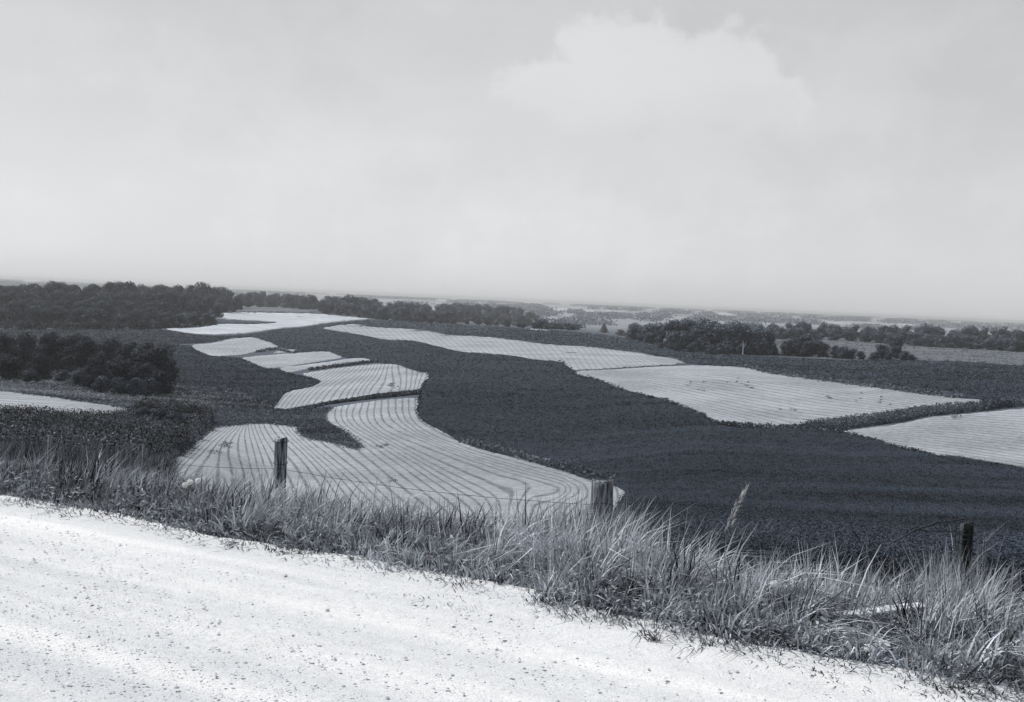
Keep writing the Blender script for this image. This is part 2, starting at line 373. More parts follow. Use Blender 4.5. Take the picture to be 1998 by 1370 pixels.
def field(name, poly, mat, off, step=5.0, guides=None, rowfn=None, strength=1.0, skirt=0.5, rough_edge=1.3, sm=1, bumpy=0.0):
    p = smooth_poly(poly, sm) if sm else np.array(poly, float)
    e = densify(p, step)
    e = e + np.stack([fbm(e[:, 0] / 6, e[:, 1] / 6, 2, 3), fbm(e[:, 0] / 6, e[:, 1] / 6, 2, 9)], -1) * rough_edge * 4 * np.array([1, .5])
    lo, hi = e.min(0), e.max(0); sy = step * .6
    gx, gy = np.meshgrid(np.arange(lo[0], hi[0], step), np.arange(lo[1], hi[1], sy))
    g = np.stack([gx.ravel(), gy.ravel()], -1); g[:, 0] += (np.round(g[:, 1] / sy).astype(int) % 2) * step / 2
    g = g[inside(g, e)]
    # keep interior points off the border
    if len(g):
        d = np.min([np.min(np.abs(g - b) @ np.array([1, 1.6]).reshape(2, 1), axis=1) if False else np.full(len(g), 9.) for b in e[:1]], axis=0)
        keep = np.ones(len(g), bool)
        for c0 in range(0, len(e), 200):
            dd = np.abs(g[:, None] - e[None, c0:c0+200]); keep &= ((dd[..., 0]**2 + (dd[..., 1] * 1.6)**2).min(1) > (step * .45)**2)
        g = g[keep]
    n = len(e); pts = [Vector(x) for x in np.vstack([e, g])]
    vs, _, fs, orig, _, _ = delaunay_2d_cdt(pts, [(i, (i+1) % n) for i in range(n)], [], 1, 1e-4)
    P = np.array([(a[0], a[1]) for a in vs])
    X, Y, Z = hit(P[:, 0], P[:, 1], off)
    Z = Z + off
    if bumpy: Z = Z + fbm(X / 1.3, Y / 1.3, 3, 11) * bumpy
    row = interp_rows(P, guides) if guides else (rowfn(P) if rowfn else P[:, 1] / 5.0)
    V = np.stack([X, Y, Z], -1); tris = np.array([list(f) for f in fs if len(f) == 3])
    # face orientation: up
    a, b, c = V[tris[:, 0]], V[tris[:, 1]], V[tris[:, 2]]
    nz = np.cross(b - a, c - a)[:, 2]; tris[nz < 0] = tris[nz < 0][:, ::-1]
    faces = [tris]
    # skirt: drop border edges into the ground, so the standing crop has a side
    ed = {}
    for f in tris:
        for q in ((f[0], f[1]), (f[1], f[2]), (f[2], f[0])):
            k = (min(q), max(q)); ed[k] = None if k in ed else q
    be = np.array([q for q in ed.values() if q is not None])
    bv = np.unique(be); mp_ = {v: len(V) + i for i, v in enumerate(bv)}
    V2 = V[bv].copy(); V2[:, 2] -= off + skirt
    V = np.vstack([V, V2]); row = np.concatenate([row, row[bv]])
    sk = np.array([(q[1], q[0], mp_[q[0]], mp_[q[1]]) for q in be]); faces.append(sk)
    o = npmesh(name, V, faces, mat, False, {'row': row, 'str': np.full(len(V), strength)})
    tag(o, kind='structure'); return o

# --- traced outlines (photo pixels)
A = [(300, 925), (333, 903), (345, 893), (372, 868), (395, 850), (410, 836), (430, 831), (460, 829), (480, 825), (515, 823), (545, 825), (575, 830), (583, 838), (590, 846), (605, 853),
     (640, 858), (670, 866), (690, 869), (690, 863), (665, 842), (640, 832), (632, 822), (628, 808), (640, 800), (660, 793), (700, 786), (760, 779), (815, 775), (819, 782), (817, 800),
     (822, 815), (840, 828), (870, 842), (900, 860), (950, 877), (1000, 887), (1050, 900), (1100, 915), (1150, 932), (1195, 940), (1225, 955), (1215, 968), (1180, 1045), (1000, 1045), (800, 1035), (560, 1010), (400, 975)]
B = [(528, 804), (540, 785), (560, 763), (600, 757), (612, 750), (630, 744), (615, 738), (584, 730), (615, 725), (653, 719), (690, 715), (728, 711), (750, 709), (778, 711), (800, 719), (815, 724),
     (841, 725), (838, 740), (828, 750), (823, 762), (790, 764), (740, 770), (690, 779), (652, 785), (615, 793), (580, 800), (547, 805)]
Cc = [(543, 719), (560, 714), (590, 713), (653, 704), (690, 699), (718, 699), (725, 705), (690, 707), (640, 713), (602, 720), (565, 727)]
Dd = [(469, 698), (498, 695), (552, 691), (603, 687), (640, 685), (653, 690), (671, 698), (640, 703), (603, 709), (565, 714), (545, 718), (515, 718), (490, 706)]
E = [(530, 689), (548, 684), (565, 682), (585, 683), (575, 687), (548, 690)]
Ff = [(370, 673), (410, 670), (440, 664), (465, 659), (498, 658), (515, 664), (535, 671), (546, 678), (502, 685), (477, 692), (440, 695), (410, 694), (385, 683)]
G = [(315, 641), (360, 641), (400, 638), (420, 632), (440, 632), (495, 633), (552, 629), (502, 626), (440, 623), (412, 620), (405, 613), (440, 610), (502, 610), (590, 611), (640, 614), (690, 619), (735, 621.5),
     (678, 626), (640, 630), (590, 637), (540, 641), (502, 648), (472, 651), (440, 652), (403, 653), (365, 649)]
H = [(620, 641), (640, 637), (665, 634), (695, 632), (715, 637), (753, 640), (790, 641), (840, 646), (878, 655), (940, 656), (1025, 666), (1075, 673), (1150, 676), (1200, 683), (1250, 688), (1275, 695), (1313, 698), (1335, 707),
     (1340, 711), (1250, 715), (1180, 721), (1118, 723), (1108, 715), (1093, 704), (1055, 703), (1000, 693), (933, 688), (903, 687), (840, 672), (803, 663), (753, 663), (715, 655), (665, 646)]
I = [(1118, 724), (1180, 722), (1250, 717), (1340, 713), (1380, 713), (1455, 716), (1493, 725), (1555, 735), (1630, 745), (1730, 758), (1805, 768), (1876, 776), (2060, 800),
     (2060, 772), (2060, 775), (1940, 783), (1876, 793), (1805, 798), (1755, 805), (1680, 818), (1630, 823), (1580, 830), (1505, 836), (1443, 836), (1393, 825), (1375, 811), (1300, 781), (1225, 765), (1163, 741), (1125, 732)]
I = [p for p in I if p not in ((2060, 800), (2060, 772), (2060, 775))]
I.insert(12, (1985, 784))
J = [(1630, 844), (1680, 836), (1755, 828), (1805, 815), (1876, 808), (2080, 790), (2080, 925), (1876, 890), (1818, 886), (1755, 873), (1705, 858), (1655, 847)]
Kf = [(-60, 758), (42, 767), (115, 776), (165, 785), (215, 791), (268, 799), (262, 806), (215, 816), (140, 820), (90, 815), (42, 810), (-60, 803)]
D1 = [(440, 656), (502, 650), (540, 643), (590, 639), (640, 631), (690, 627), (712, 626), (720, 630), (695, 631), (665, 633), (620, 640), (665, 647), (715, 656), (753, 664), (803, 664), (840, 673), (903, 688), (933, 689), (1000, 694), (1055, 704), (1093, 705),
      (1108, 717), (1125, 733), (1163, 742), (1225, 766), (1300, 782), (1375, 812), (1393, 826), (1443, 837), (1505, 837), (1580, 836), (1630, 844), (1655, 848), (1705, 860), (1755, 875), (1818, 888), (1876, 892), (2080, 927),
      (2080, 1110), (1876, 1108), (1500, 1080), (1300, 1065), (1190, 1055), (1215, 968), (1226, 955), (1195, 939), (1150, 931), (1100, 914), (1050, 899), (1000, 886), (950, 876), (900, 859), (870, 841), (840, 827), (823, 815), (818, 800), (820, 782), (824, 762),
      (829, 750), (839, 740), (842, 725), (815, 723), (800, 718), (778, 710), (750, 708), (728, 706), (719, 698), (690, 697), (672, 697), (653, 688), (640, 684), (603, 685), (586, 682), (565, 680), (547, 677), (535, 670), (515, 663), (498, 657), (465, 658)]
D2 = [(690, 626), (712, 625), (740, 624), (790, 626), (840, 628), (900, 633), (1025, 641), (1100, 646), (1150, 650), (1200, 655), (1250, 665), (1300, 675), (1363, 685), (1410, 688), (1480, 695), (1560, 699), (1630, 702), (1755, 703), (1876, 706), (2080, 720),
      (2080, 800), (1985, 783), (1876, 775), (1805, 767), (1730, 757), (1630, 744), (1555, 734), (1493, 724), (1455, 715), (1380, 712), (1341, 709), (1313, 697), (1275, 694), (1250, 687), (1200, 682), (1150, 675), (1075, 672), (1025, 665), (940, 655), (878, 654), (840, 645), (790, 640), (753, 639), (715, 636), (697, 631)]
D3 = [(330, 672), (370, 674), (385, 684), (410, 695), (440, 696), (469, 699), (490, 707), (515, 719), (545, 720), (562, 728), (584, 732), (612, 739), (628, 744), (600, 756), (560, 762), (546, 778), (527, 803), (500, 800), (430, 793), (400, 785), (440, 768), (400, 762), (340, 755), (310, 740), (300, 700)]
G2 = [(412, 621), (440, 624), (502, 627), (550, 629), (495, 632), (440, 631), (416, 630)]
PA = [(-60, 642), (44, 643), (200, 642), (315, 643), (365, 651), (403, 655), (440, 655), (460, 656), (440, 662), (410, 668), (366, 671), (330, 671), (300, 690), (200, 690), (-60, 690)]
MF = [(466, 596), (520, 598), (617, 604), (622, 609), (590, 610), (502, 609), (464, 609)]
MR = [(1480, 664), (1560, 660), (1660, 665), (1760, 673), (1877, 680), (2080, 690), (2080, 718), (1877, 704), (1760, 700), (1630, 699), (1540, 694), (1500, 690), (1480, 680)]
LW = [(1035, 641), (1070, 644), (1072, 645.5), (1035, 643)]

gA = [(0, [(817, 778), (817, 800), (824, 815), (845, 830), (880, 848), (930, 870), (1000, 887), (1080, 908), (1160, 935)]),
      (2.5, [(786, 778), (785, 803), (794, 822), (815, 840), (860, 862), (930, 887), (1020, 912), (1100, 934), (1126, 948), (1130, 962), (1105, 975)]),
      (5, [(752, 780), (750, 805), (758, 822), (780, 838), (830, 860), (900, 888), (980, 915), (1060, 937), (1098, 948), (1103, 956), (1090, 967), (1040, 978)]),
      (7.5, [(721, 784), (715, 806), (720, 824), (740, 842), (790, 868), (870, 905), (940, 935), (1000, 962)]),
      (10, [(690, 786), (680, 805), (683, 820), (700, 835), (740, 858), (800, 893), (870, 935), (940, 975)]),
      (13, [(650, 796), (644, 814), (655, 830), (680, 846), (720, 872), (780, 915), (840, 960)]),
      (16, [(620, 850), (660, 880), (710, 920), (770, 975)]),
      (18, [(572, 835), (600, 862), (645, 897), (690, 935), (730, 975)]),
      (21, [(545, 828), (560, 850), (600, 888), (640, 930), (665, 965)]),
      (24, [(510, 828), (518, 850), (545, 885), (570, 920), (590, 960)]),
      (27, [(487, 828), (492, 850), (503, 885), (512, 920), (525, 960)]),
      (29, [(478, 830), (472, 850), (474, 880), (482, 910), (490, 950)]),
      (32, [(462, 830), (440, 852), (425, 872), (415, 900), (405, 935)]),
      (35, [(440, 833), (412, 852), (385, 877), (355, 905)]),
      (37, [(415, 837), (390, 858), (360, 885), (335, 905)])]
gB = [(0, [(841, 727), (836, 745), (824, 763)]), (2, [(820, 726), (820, 745), (810, 765)]), (4, [(800, 725), (799, 745), (794, 765)]), (6, [(770, 714), (776, 735), (772, 765)]),
      (9, [(745, 718), (735, 738), (722, 752), (712, 775)]), (13, [(712, 728), (690, 747), (675, 765), (667, 782)]), (16, [(685, 728), (658, 745), (635, 765), (618, 788)]),
      (20, [(645, 732), (612, 750), (590, 770), (570, 797)]), (24, [(600, 738), (575, 755), (552, 772), (532, 800)])]
gH = [(-8, [(1000, 680), (1010, 692)]), (0, [(1105, 690), (1112, 706), (1125, 722)]), (4, [(1150, 688), (1160, 703), (1175, 721)]), (9, [(1205, 690), (1220, 702), (1240, 719)]), (14, [(1260, 696), (1280, 704), (1305, 714)]), (18, [(1310, 700), (1335, 708)])]
gI = [(0, [(1125, 734), (1163, 745), (1225, 768), (1300, 785), (1375, 814), (1440, 840)]), (5, [(1120, 727), (1180, 744), (1250, 763), (1350, 790), (1440, 815), (1530, 838)]),
      (10, [(1130, 725), (1220, 738), (1320, 760), (1450, 787), (1560, 808), (1660, 818)]), (16, [(1200, 722), (1320, 733), (1450, 752), (1600, 778), (1760, 800)]),
      (22, [(1300, 716), (1420, 724), (1560, 744), (1700, 766), (1860, 790)]), (27, [(1380, 712), (1480, 721), (1600, 738), (1750, 758), (1880, 776)])]
gJ = [(0, [(1655, 850), (1755, 876), (1876, 894), (2060, 925)]), (5, [(1660, 843), (1760, 855), (1876, 868), (2060, 895)]), (10, [(1720, 836), (1800, 838), (1876, 843), (2060, 865)]), (16, [(1805, 817), (1876, 817), (2060, 830)])]
gK = [(0, [(-60, 762), (60, 772), (160, 786), (260, 800)]), (3, [(-60, 776), (60, 783), (160, 792), (250, 801)]), (8, [(-60, 803), (60, 808), (150, 806), (250, 803)])]

field('stubble_field', A, M_stub, .05, 6, gA)
field('stubble_field', B, M_stub, .06, 5, gB)
field('stubble_field', Cc, M_stub2, .07, 4, None, lambda P: P[:, 1] / 6 + P[:, 0] / 40, .3)
field('stubble_field', Dd, M_stub2, .07, 4, None, lambda P: P[:, 0] / 8 + P[:, 1] / 9, .25)
field('stubble_field', E, M_stub2, .09, 3, None, None, .2)
field('stubble_field', Ff, M_stub2, .09, 4, None, lambda P: P[:, 0] / 8 - P[:, 1] / 12, .3)
field('stubble_field', G, M_stub3, .12, 4, None, lambda P: P[:, 1] / 4, .15)
field('stubble_field', H, M_stub2, .08, 5, gH, None, .6)
field('stubble_field', I, M_stub, .06, 6, gI, None, .8)
field('stubble_field', J, M_stub, .06, 6, gJ, None, .8)
field('stubble_field', Kf, M_stub, .06, 6, gK, None, .8)
field('crop_field', D1, M_crop, .30, 5, skirt=.4, bumpy=.18)
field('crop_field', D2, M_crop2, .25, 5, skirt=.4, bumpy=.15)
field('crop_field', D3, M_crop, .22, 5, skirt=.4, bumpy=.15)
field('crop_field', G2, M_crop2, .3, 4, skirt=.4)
field('pasture', PA, M_slope, .04, 6)
field('meadow', MF, M_pasture, .15, 5)
field('meadow', MR, M_pasture, .15, 6)
field('meadow', LW, M_stub3, .3, 4, sm=0, rough_edge=.1)
for P_ in ([(1030, 604), (1060, 601.5), (1110, 602), (1160, 604.5), (1250, 608), (1200, 610), (1110, 609), (1060, 608)],
           [(1120, 594), (1200, 597.5), (1330, 602.5), (1300, 604.5), (1200, 600.5)],
           [(1520, 621), (1560, 622.5), (1620, 626), (1710, 632), (1690, 635), (1600, 629), (1530, 625)],
           [(1395, 610), (1480, 613), (1560, 617.5), (1500, 617), (1400, 613)],
           [(1740, 630), (1876, 636), (2060, 645), (2060, 650), (1876, 641), (1780, 637)],
           [(830, 583), (900, 585), (1010, 592), (1000, 595), (900, 590)],
           [(640, 573), (720, 577), (800, 581), (740, 581)]):
    field('far_field', P_, M_farf, 1.0, 6, None, None, .1, rough_edge=.15)

# ------------------------------------------------------------------ scattered leaves (crop, weeds, hedges)
def rand_in(poly, n):
    p = np.array(poly, float); lo, hi = p.min(0), p.max(0); out = []; got = 0
    while got < n:
        q = RNG.uniform(lo, hi, (n * 2, 2)); q = q[inside(q, p)]; out.append(q); got += len(q)
        if len(q) == 0: break
    return np.vstack(out)[:n]
def band(line, w, n):
    l = np.array(line, float); seg = np.linalg.norm(np.diff(l, axis=0), axis=1); s = np.concatenate([[0], np.cumsum(seg)])
    q = RNG.uniform(0, s[-1], n); return np.stack([np.interp(q, s, l[:, 0]) + RNG.normal(0, w, n), np.interp(q, s, l[:, 1]) + RNG.normal(0, w * .5, n)], -1)
def leaf_cards(P, size, up_bias=.5, elong=1.8):
    """one leaf quad per point, random direction"""
    n = len(P); th = RNG.uniform(0, 2*np.pi, n); z = RNG.uniform(min(.8, -.2 + up_bias * .5), 1, n); r = np.sqrt(1 - np.clip(z, -1, 1)**2)
    nrm = np.stack([r * np.cos(th), r * np.sin(th), z], -1)
    a = np.cross(nrm, RNG.normal(size=(n, 3))); a /= np.linalg.norm(a, axis=1, keepdims=True) + 1e-9; b = np.cross(nrm, a)
    s = (np.asarray(size) * RNG.uniform(.6, 1.3, n))[:, None]
    V = np.stack([P - a * s * elong * .5, P - b * s * .5, P + a * s * elong * .5, P + b * s * .5], 1).reshape(-1, 3)
    return V, np.arange(n * 4).reshape(-1, 4)
def clumps(poly, n, k, hgt, rad, size, base_off=0.0, dmin=15.0, shade=(0, 1), size_d=0.0010, pts=None, hv_=.5, ub=1.3):
    q = rand_in(poly, n) if pts is None else pts
    X, Y, Z = hit(q[:, 0], q[:, 1], base_off, dmin); n = len(X)
    h = hgt * RNG.uniform(1 - hv_, 1 + hv_, n); sh = RNG.uniform(shade[0], shade[1], n) + fbm(X / 26, Y / 8, 4, 61) * 1.3 + fbm(X / 14 + Y / 30, Y / 2.2, 3, 62) * .8
    X, Y, Z, h, sh, = [np.repeat(a, k) for a in (X, Y, Z + base_off, h, sh)]
    r = rad * np.sqrt(RNG.uniform(0, 1, len(X))); a = RNG.uniform(0, 2*np.pi, len(X)); hh = RNG.uniform(0, 1, len(X))
    P = np.stack([X + r * np.cos(a) * (1 - hh * .5), Y + r * np.sin(a) * (1 - hh * .5), Z + hh * h], -1)
    V, Q = leaf_cards(P, size + size_d * Y, ub)
    return V, Q, np.repeat(np.clip(sh + RNG.normal(0, .07, len(sh)), 0, 1), 4)
def join(parts):
    Vs, Qs, Ss, o = [], [], [], 0
    for V, Q, S in parts: Vs.append(V); Qs.append(Q + o); Ss.append(S); o += len(V)
    return np.vstack(Vs), np.vstack(Qs), np.concatenate(Ss)
def stuff(name, parts, mat, label=None, cat=None):
    V, Q, S = join(parts); o = npmesh(name, V, Q, mat, False, {'shade': S}); tag(o, label, cat, kind='stuff'); return o
stuff('crop_leaves', [clumps(D1, 70000, 5, .18, .4, .015, .28, shade=(.25, .65), size_d=.00062, ub=1.9), clumps(PA, 9000, 4, .12, .7, .02, .03, shade=(.3, .9), size_d=.0007), clumps(None, 0, 5, .22, .35, .02, .05, shade=(.1, .7), size_d=.0007, pts=band(D1[20:36], 3.2, 2200)), clumps(None, 0, 5, .2, .3, .02, .05, shade=(.1, .7), size_d=.0007, pts=band(D1[44:62], 3.2, 3200)), clumps(D3, 12000, 4, .2, .5, .02, .2, size_d=.0007, ub=1.7), clumps(D2, 24000, 4, .2, .6, .02, .23, shade=(.1, .9), size_d=.00065, ub=1.7)], M_cropleaf,
      'dark leafy alfalfa crop standing in the winding strips', 'crop')
# grass waterways and ragged field margins
WW = [(430, 797), (530, 806), (580, 803), (640, 790), (700, 782), (815, 770), (822, 764), (740, 772), (640, 788), (560, 803)]
WW2 = [(545, 806), (600, 800), (640, 797), (632, 812), (636, 826), (655, 838), (690, 864), (640, 858), (600, 850), (583, 834), (540, 822), (470, 822), (410, 832), (385, 845), (350, 870), (330, 880), (330, 800), (430, 799)]
HW = [(1560, 836), (1630, 828), (1680, 823), (1755, 812), (1805, 804), (1876, 798), (2060, 780), (2060, 786), (1876, 806), (1805, 813), (1755, 825), (1680, 834), (1630, 842)]
stuff('waterway_grass', [clumps(WW, 5000, 5, .4, .4, .03, 0, size_d=.0008), clumps(WW2, 14000, 5, .35, .4, .02, 0, size_d=.0007), clumps(HW, 5000, 8, .9, .6, .03, 0, size_d=.0008, ub=.6),
      clumps(None, 0, 4, .4, .3, .1, 0, pts=band([(1393, 827), (1505, 837), (1580, 835), (1640, 845)], 3, 500)),
      clumps(None, 0, 3, .5, .3, .1, .1, shade=(.5, 1.3), pts=band([(1455, 716), (1493, 725), (1555, 735), (1630, 745), (1730, 758), (1805, 768), (1876, 776)], 2.5, 900)),
      clumps(None, 0, 3, .4, .3, .1, .1, shade=(.2, .8), pts=band([(900, 861), (1000, 887), (1100, 915), (1195, 940)], 4, 900)),
      clumps(None, 0, 3, .5, .5, .1, .0, pts=band([(602, 723), (653, 716), (740, 705)], 1.5, 500)),
      clumps(None, 0, 3, .5, .5, .1, .0, pts=band([(502, 687), (540, 681), (565, 689), (620, 685)], 1.5, 300)),
      clumps(None, 0, 3, .12, .4, .02, .0, size_d=.0006, pts=band([(1120, 723), (1180, 721), (1340, 711)], .8, 260)), clumps(None, 0, 5, .3, .5, .02, .02, size_d=.0007, pts=band([(583, 838), (590, 848), (605, 855), (640, 860), (670, 868), (700, 876), (690, 862), (665, 843), (640, 833), (631, 822), (627, 808), (645, 799)], 4, 1500)), clumps(None, 0, 5, .3, .5, .02, .02, size_d=.0007, pts=band([(345, 893), (372, 868), (410, 838), (430, 832), (480, 827), (515, 825), (575, 832)], 2.5, 900)), clumps(None, 0, 5, .3, .4, .02, .02, size_d=.0007, pts=band([(42, 812), (140, 820), (215, 815), (262, 806), (268, 799), (215, 791), (115, 776), (42, 767)], 2.5, 900)), clumps(MR, 5000, 3, .15, .8, .02, .1, shade=(.5, 1.3), size_d=.0006)], M_waterleaf,
      'rough grass of the waterways and headlands between the strips', 'grass')
SCR = [(-60, 812), (44, 812), (140, 822), (215, 818), (262, 806), (290, 796), (350, 800), (420, 806), (412, 830), (395, 848), (372, 866), (335, 900), (300, 925), (150, 925), (-60, 905)]
SC2 = [(-60, 760), (44, 742), (130, 745), (220, 778), (330, 772), (460, 795), (430, 800), (290, 795), (170, 782), (-60, 756)]
stuff('tall_weeds', [clumps(SCR, 30000, 7, .9, .5, .03, 0, shade=(-.1, .6), size_d=.0006, ub=.5), clumps([(-60, 626), (420, 624), (412, 637), (300, 643), (-60, 643)], 1500, 8, 2.2, 1.2, .25, 0, shade=(0, .3), ub=.5),
      clumps(None, 0, 40, 1.7, 1.0, .03, 0, size_d=.0006, ub=.5, shade=(0, .35), pts=band([(350, 888), (372, 864), (392, 845), (405, 828)], 5, 120)),
      clumps(None, 0, 40, 1.6, 1.2, .03, 0, size_d=.0006, ub=.5, shade=(0, .3), pts=band([(262, 806), (290, 800), (330, 800), (350, 812), (400, 822)], 9, 130)),
      clumps(SC2, 6000, 4, .3, .6, .03, 0, shade=(.3, 1.0), size_d=.0008), clumps([(-60, 700), (300, 700), (330, 770), (220, 776), (130, 747), (-60, 747)], 5000, 5, .5, .6, .03, 0, shade=(0, .5), size_d=.0009), clumps([(330, 752), (450, 760), (540, 790), (520, 806), (430, 800), (330, 785), (310, 765)], 2500, 4, .3, .5, .03, .1, shade=(.1, .9), size_d=.0008)], M_scrub, 'dark tangled weeds and scrub on the slope below the road', 'weeds')

# ------------------------------------------------------------------ roadside grass
def blades(X, Y, Z, H, Wd, lx, ly, droop, shade, seg=3):
    n = len(X); a = RNG.uniform(0, np.pi, n); wx, wy = np.cos(a), np.sin(a)
    rings = []
    for i in range(seg + 1):
        f = i / seg
        cx = X + lx * H * (f * .5 + f * f * droop); cy = Y + ly * H * (f * .5 + f * f * droop)
        ll = np.sqrt(lx**2 + ly**2)
        cz = Z + H * (f - .55 * f**2.4 * droop * np.minimum(ll * 1.4, 1.2))
        w = Wd * (1 - f**1.8) * .5 + (.0004 if i == seg else 0)
        if i == 0: w = w * .7
        rings.append(np.stack([cx - wx * w, cy - wy * w, cz], -1)); rings.append(np.stack([cx + wx * w, cy + wy * w, cz], -1))
    V = np.stack(rings, 1).reshape(-1, 3); m = 2 * (seg + 1)
    base = (np.arange(n) * m)[:, None, None]; k = np.arange(seg)[None, :, None] * 2
    Q = (base + k + np.array([0, 1, 3, 2])[None, None]).reshape(-1, 4)
    return V, Q, np.repeat(shade, m)
def verge(ntuft, per, s0, s1, a0, a1, hmin, hmax, spread, width, lean=(.25, .05), shade=(.15, .9), radial=.7, clear=None, jamp=.6):
    a = RNG.uniform(a0, a1, ntuft); s = RNG.uniform(s0, s1, ntuft)
    # mean line origin
    ox, oy = 0.0, EA[1]
    X = ox + ea[0] * a + en[0] * s; Y = oy + ea[1] * a + en[1] * s
    sd_ = sdist(X, Y); jit = fbm(X * 1.7, Y * 1.7, 3, 21) * .9
    ok = (sd_ + jit * jamp > s0) & (sd_ < s1)
    if clear is not None: ok &= ~clear(X, Y)
    X, Y, sd_ = X[ok], Y[ok], sd_[ok]; n = len(X)
    dens = fbm(X * .9, Y * .9, 3, 33); ok = RNG.uniform(-.35, .35, n) < dens + .2
    X, Y, sd_ = X[ok], Y[ok], sd_[ok]; n = len(X)
    H = RNG.uniform(hmin, hmax, n) * np.clip(.35 + .75 * sst(0, .9, sd_), .3, 1.1) * (1 + .5 * fbm(X * .6, Y * .6, 2, 55))
    sh = np.clip(RNG.uniform(shade[0], shade[1], n) + fbm(X * 1.6, Y * 1.6, 3, 77) * .9, 0, 1)
    tl = RNG.normal(0, .27, (n, 2)) + np.array(lean); H = H * RNG.choice([.6, .85, 1.0, 1.1], n)
    # first tufts sprawl out over the gravel
    spr = sst(.6, 0, sd_)[:, None] * np.array([[-en[0], -en[1]]]) * .5
    tl = tl + spr
    k = per
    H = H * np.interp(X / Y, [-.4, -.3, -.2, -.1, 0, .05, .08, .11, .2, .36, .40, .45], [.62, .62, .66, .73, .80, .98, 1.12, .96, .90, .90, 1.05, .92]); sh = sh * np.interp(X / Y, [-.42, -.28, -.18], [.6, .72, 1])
    X, Y, H, sh = [np.repeat(v, k) for v in (X, Y, H, sh)]; tl = np.repeat(tl, k, 0)
    th = RNG.uniform(0, 2*np.pi, len(X)); rr = spread * np.sqrt(RNG.uniform(0, 1, len(X)))
    X = X + rr * np.cos(th); Y = Y + rr * np.sin(th)
    lx = tl[:, 0] + np.cos(th) * rr / spread * radial * .5 + RNG.normal(0, .12, len(X)); ly = tl[:, 1] + np.sin(th) * rr / spread * radial * .5 + RNG.normal(0, .12, len(X))
    H = H * RNG.uniform(.5, 1.15, len(X))
    sh = np.clip(sh + RNG.normal(0, .15, len(X)), 0, 1)
    zb = np.where(sdist(X, Y) < .3, np.maximum(Zg(X, Y), -.005), Zg(X, Y)) - .015
    return blades(X, Y, zb, H, width * RNG.uniform(.6, 1.4, len(X)), lx, ly, RNG.uniform(.25, 1.15, len(X)), sh)
BX, BY = 0.31 * 6.35, 6.35                           # where the board lies
def clear_board(X, Y): return (np.abs(X / np.maximum(Y, 1) - .32) < .05) & (Y > 5.0) & (Y < 6.4) & (RNG.uniform(0, 1, len(X)) < .9)
parts = [verge(7800, 20, .0, 4.2, -14, 9, .28, .58, .09, .0135, shade=(.1, 1.0), clear=clear_board),
         verge(5200, 16, -.28, 1.3, -14, 9, .16, .36, .10, .009, lean=(.1, -.05), radial=1.6, shade=(.1, .8), clear=clear_board),
         verge(5200, 14, .0, 4.0, -14, 9, .12, .34, .14, .013, radial=1.9, shade=(.1, 1.0), clear=clear_board), verge(9500, 15, .1, 4.0, -14, 9, .22, .44, .10, .0125, lean=(.12, .02), radial=.5, shade=(.05, .95), clear=clear_board), verge(700, 14, -.15, 1.3, 1.0, 9, .12, .26, .12, .008, radial=2.6, shade=(.6, 1.2), clear=clear_board), verge(5000, 12, -.40, .6, -14, 9, .08, .20, .12, .010, radial=2.0, shade=(.1, .85), jamp=2.2, lean=(.05, -.1)), verge(600, 5, .8, 4.0, -13, 9, .5, .72, .05, .005, lean=(.22, 0), radial=.4, shade=(.4, 1.1)),
         verge(4500, 12, 4, 12, -24, 10, .5, .85, .12, .011, shade=(0, .5))]
def tuft_at(t0, t1, y0, y1, n, h):
    Y = RNG.uniform(y0, y1, n); X = RNG.uniform(t0, t1, n) * Y
    return blades(X, Y, Zg(X, Y) - .02, h * RNG.uniform(.55, 1.1, n), RNG.uniform(.006, .013, n), RNG.normal(.12, .22, n), RNG.normal(0, .2, n), RNG.uniform(.2, .9, n), np.clip(RNG.normal(.45, .25, n), 0, 1))
parts += [tuft_at(.045, .115, 8.2, 9.1, 1500, .74), tuft_at(.37, .43, 7.1, 7.7, 900, .74), tuft_at(-.24, -.16, 9.6, 10.8, 700, .55)]
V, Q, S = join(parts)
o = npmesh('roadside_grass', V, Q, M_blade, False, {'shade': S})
tag(o, 'tangled tall grass along the edge of the gravel road', 'grass', kind='stuff')
# broad-leaved weeds among the grass
def broad(n):
    a = RNG.uniform(-14, 9, n); sx = RNG.uniform(-.15, 2.2, n)**1.0; X = ea[0] * a + en[0] * sx; Y = EA[1] + ea[1] * a + en[1] * sx; k = 16
    sh = np.repeat(RNG.uniform(.05, .7, n), k); X, Y = np.repeat(X, k), np.repeat(Y, k); h = np.repeat(RNG.uniform(.03, .20, n), k); sq = sdist(X, Y)
    zb = np.where(sq < .3, np.maximum(Zg(X, Y), 0), Zg(X, Y)); X = X + RNG.normal(0, .04, len(X)); Y = Y + RNG.normal(0, .04, len(X))
    m = sq > -.15; P = np.stack([X, Y, zb + h * RNG.uniform(.1, 1, len(X))], -1)[m]; V, Q = leaf_cards(P, np.full(len(P), .014), .6, 3.0); return V, Q, np.repeat(sh[m], 4)
V, Q, S = broad(2600)
o = npmesh('broadleaf_weeds', V, Q, attr_leaf_mat('weed_leaves', .06, .46, .4, .2), False, {'shade': S}); tag(o, 'low broad leaved weeds mixed into the roadside grass', 'weeds', kind='stuff')
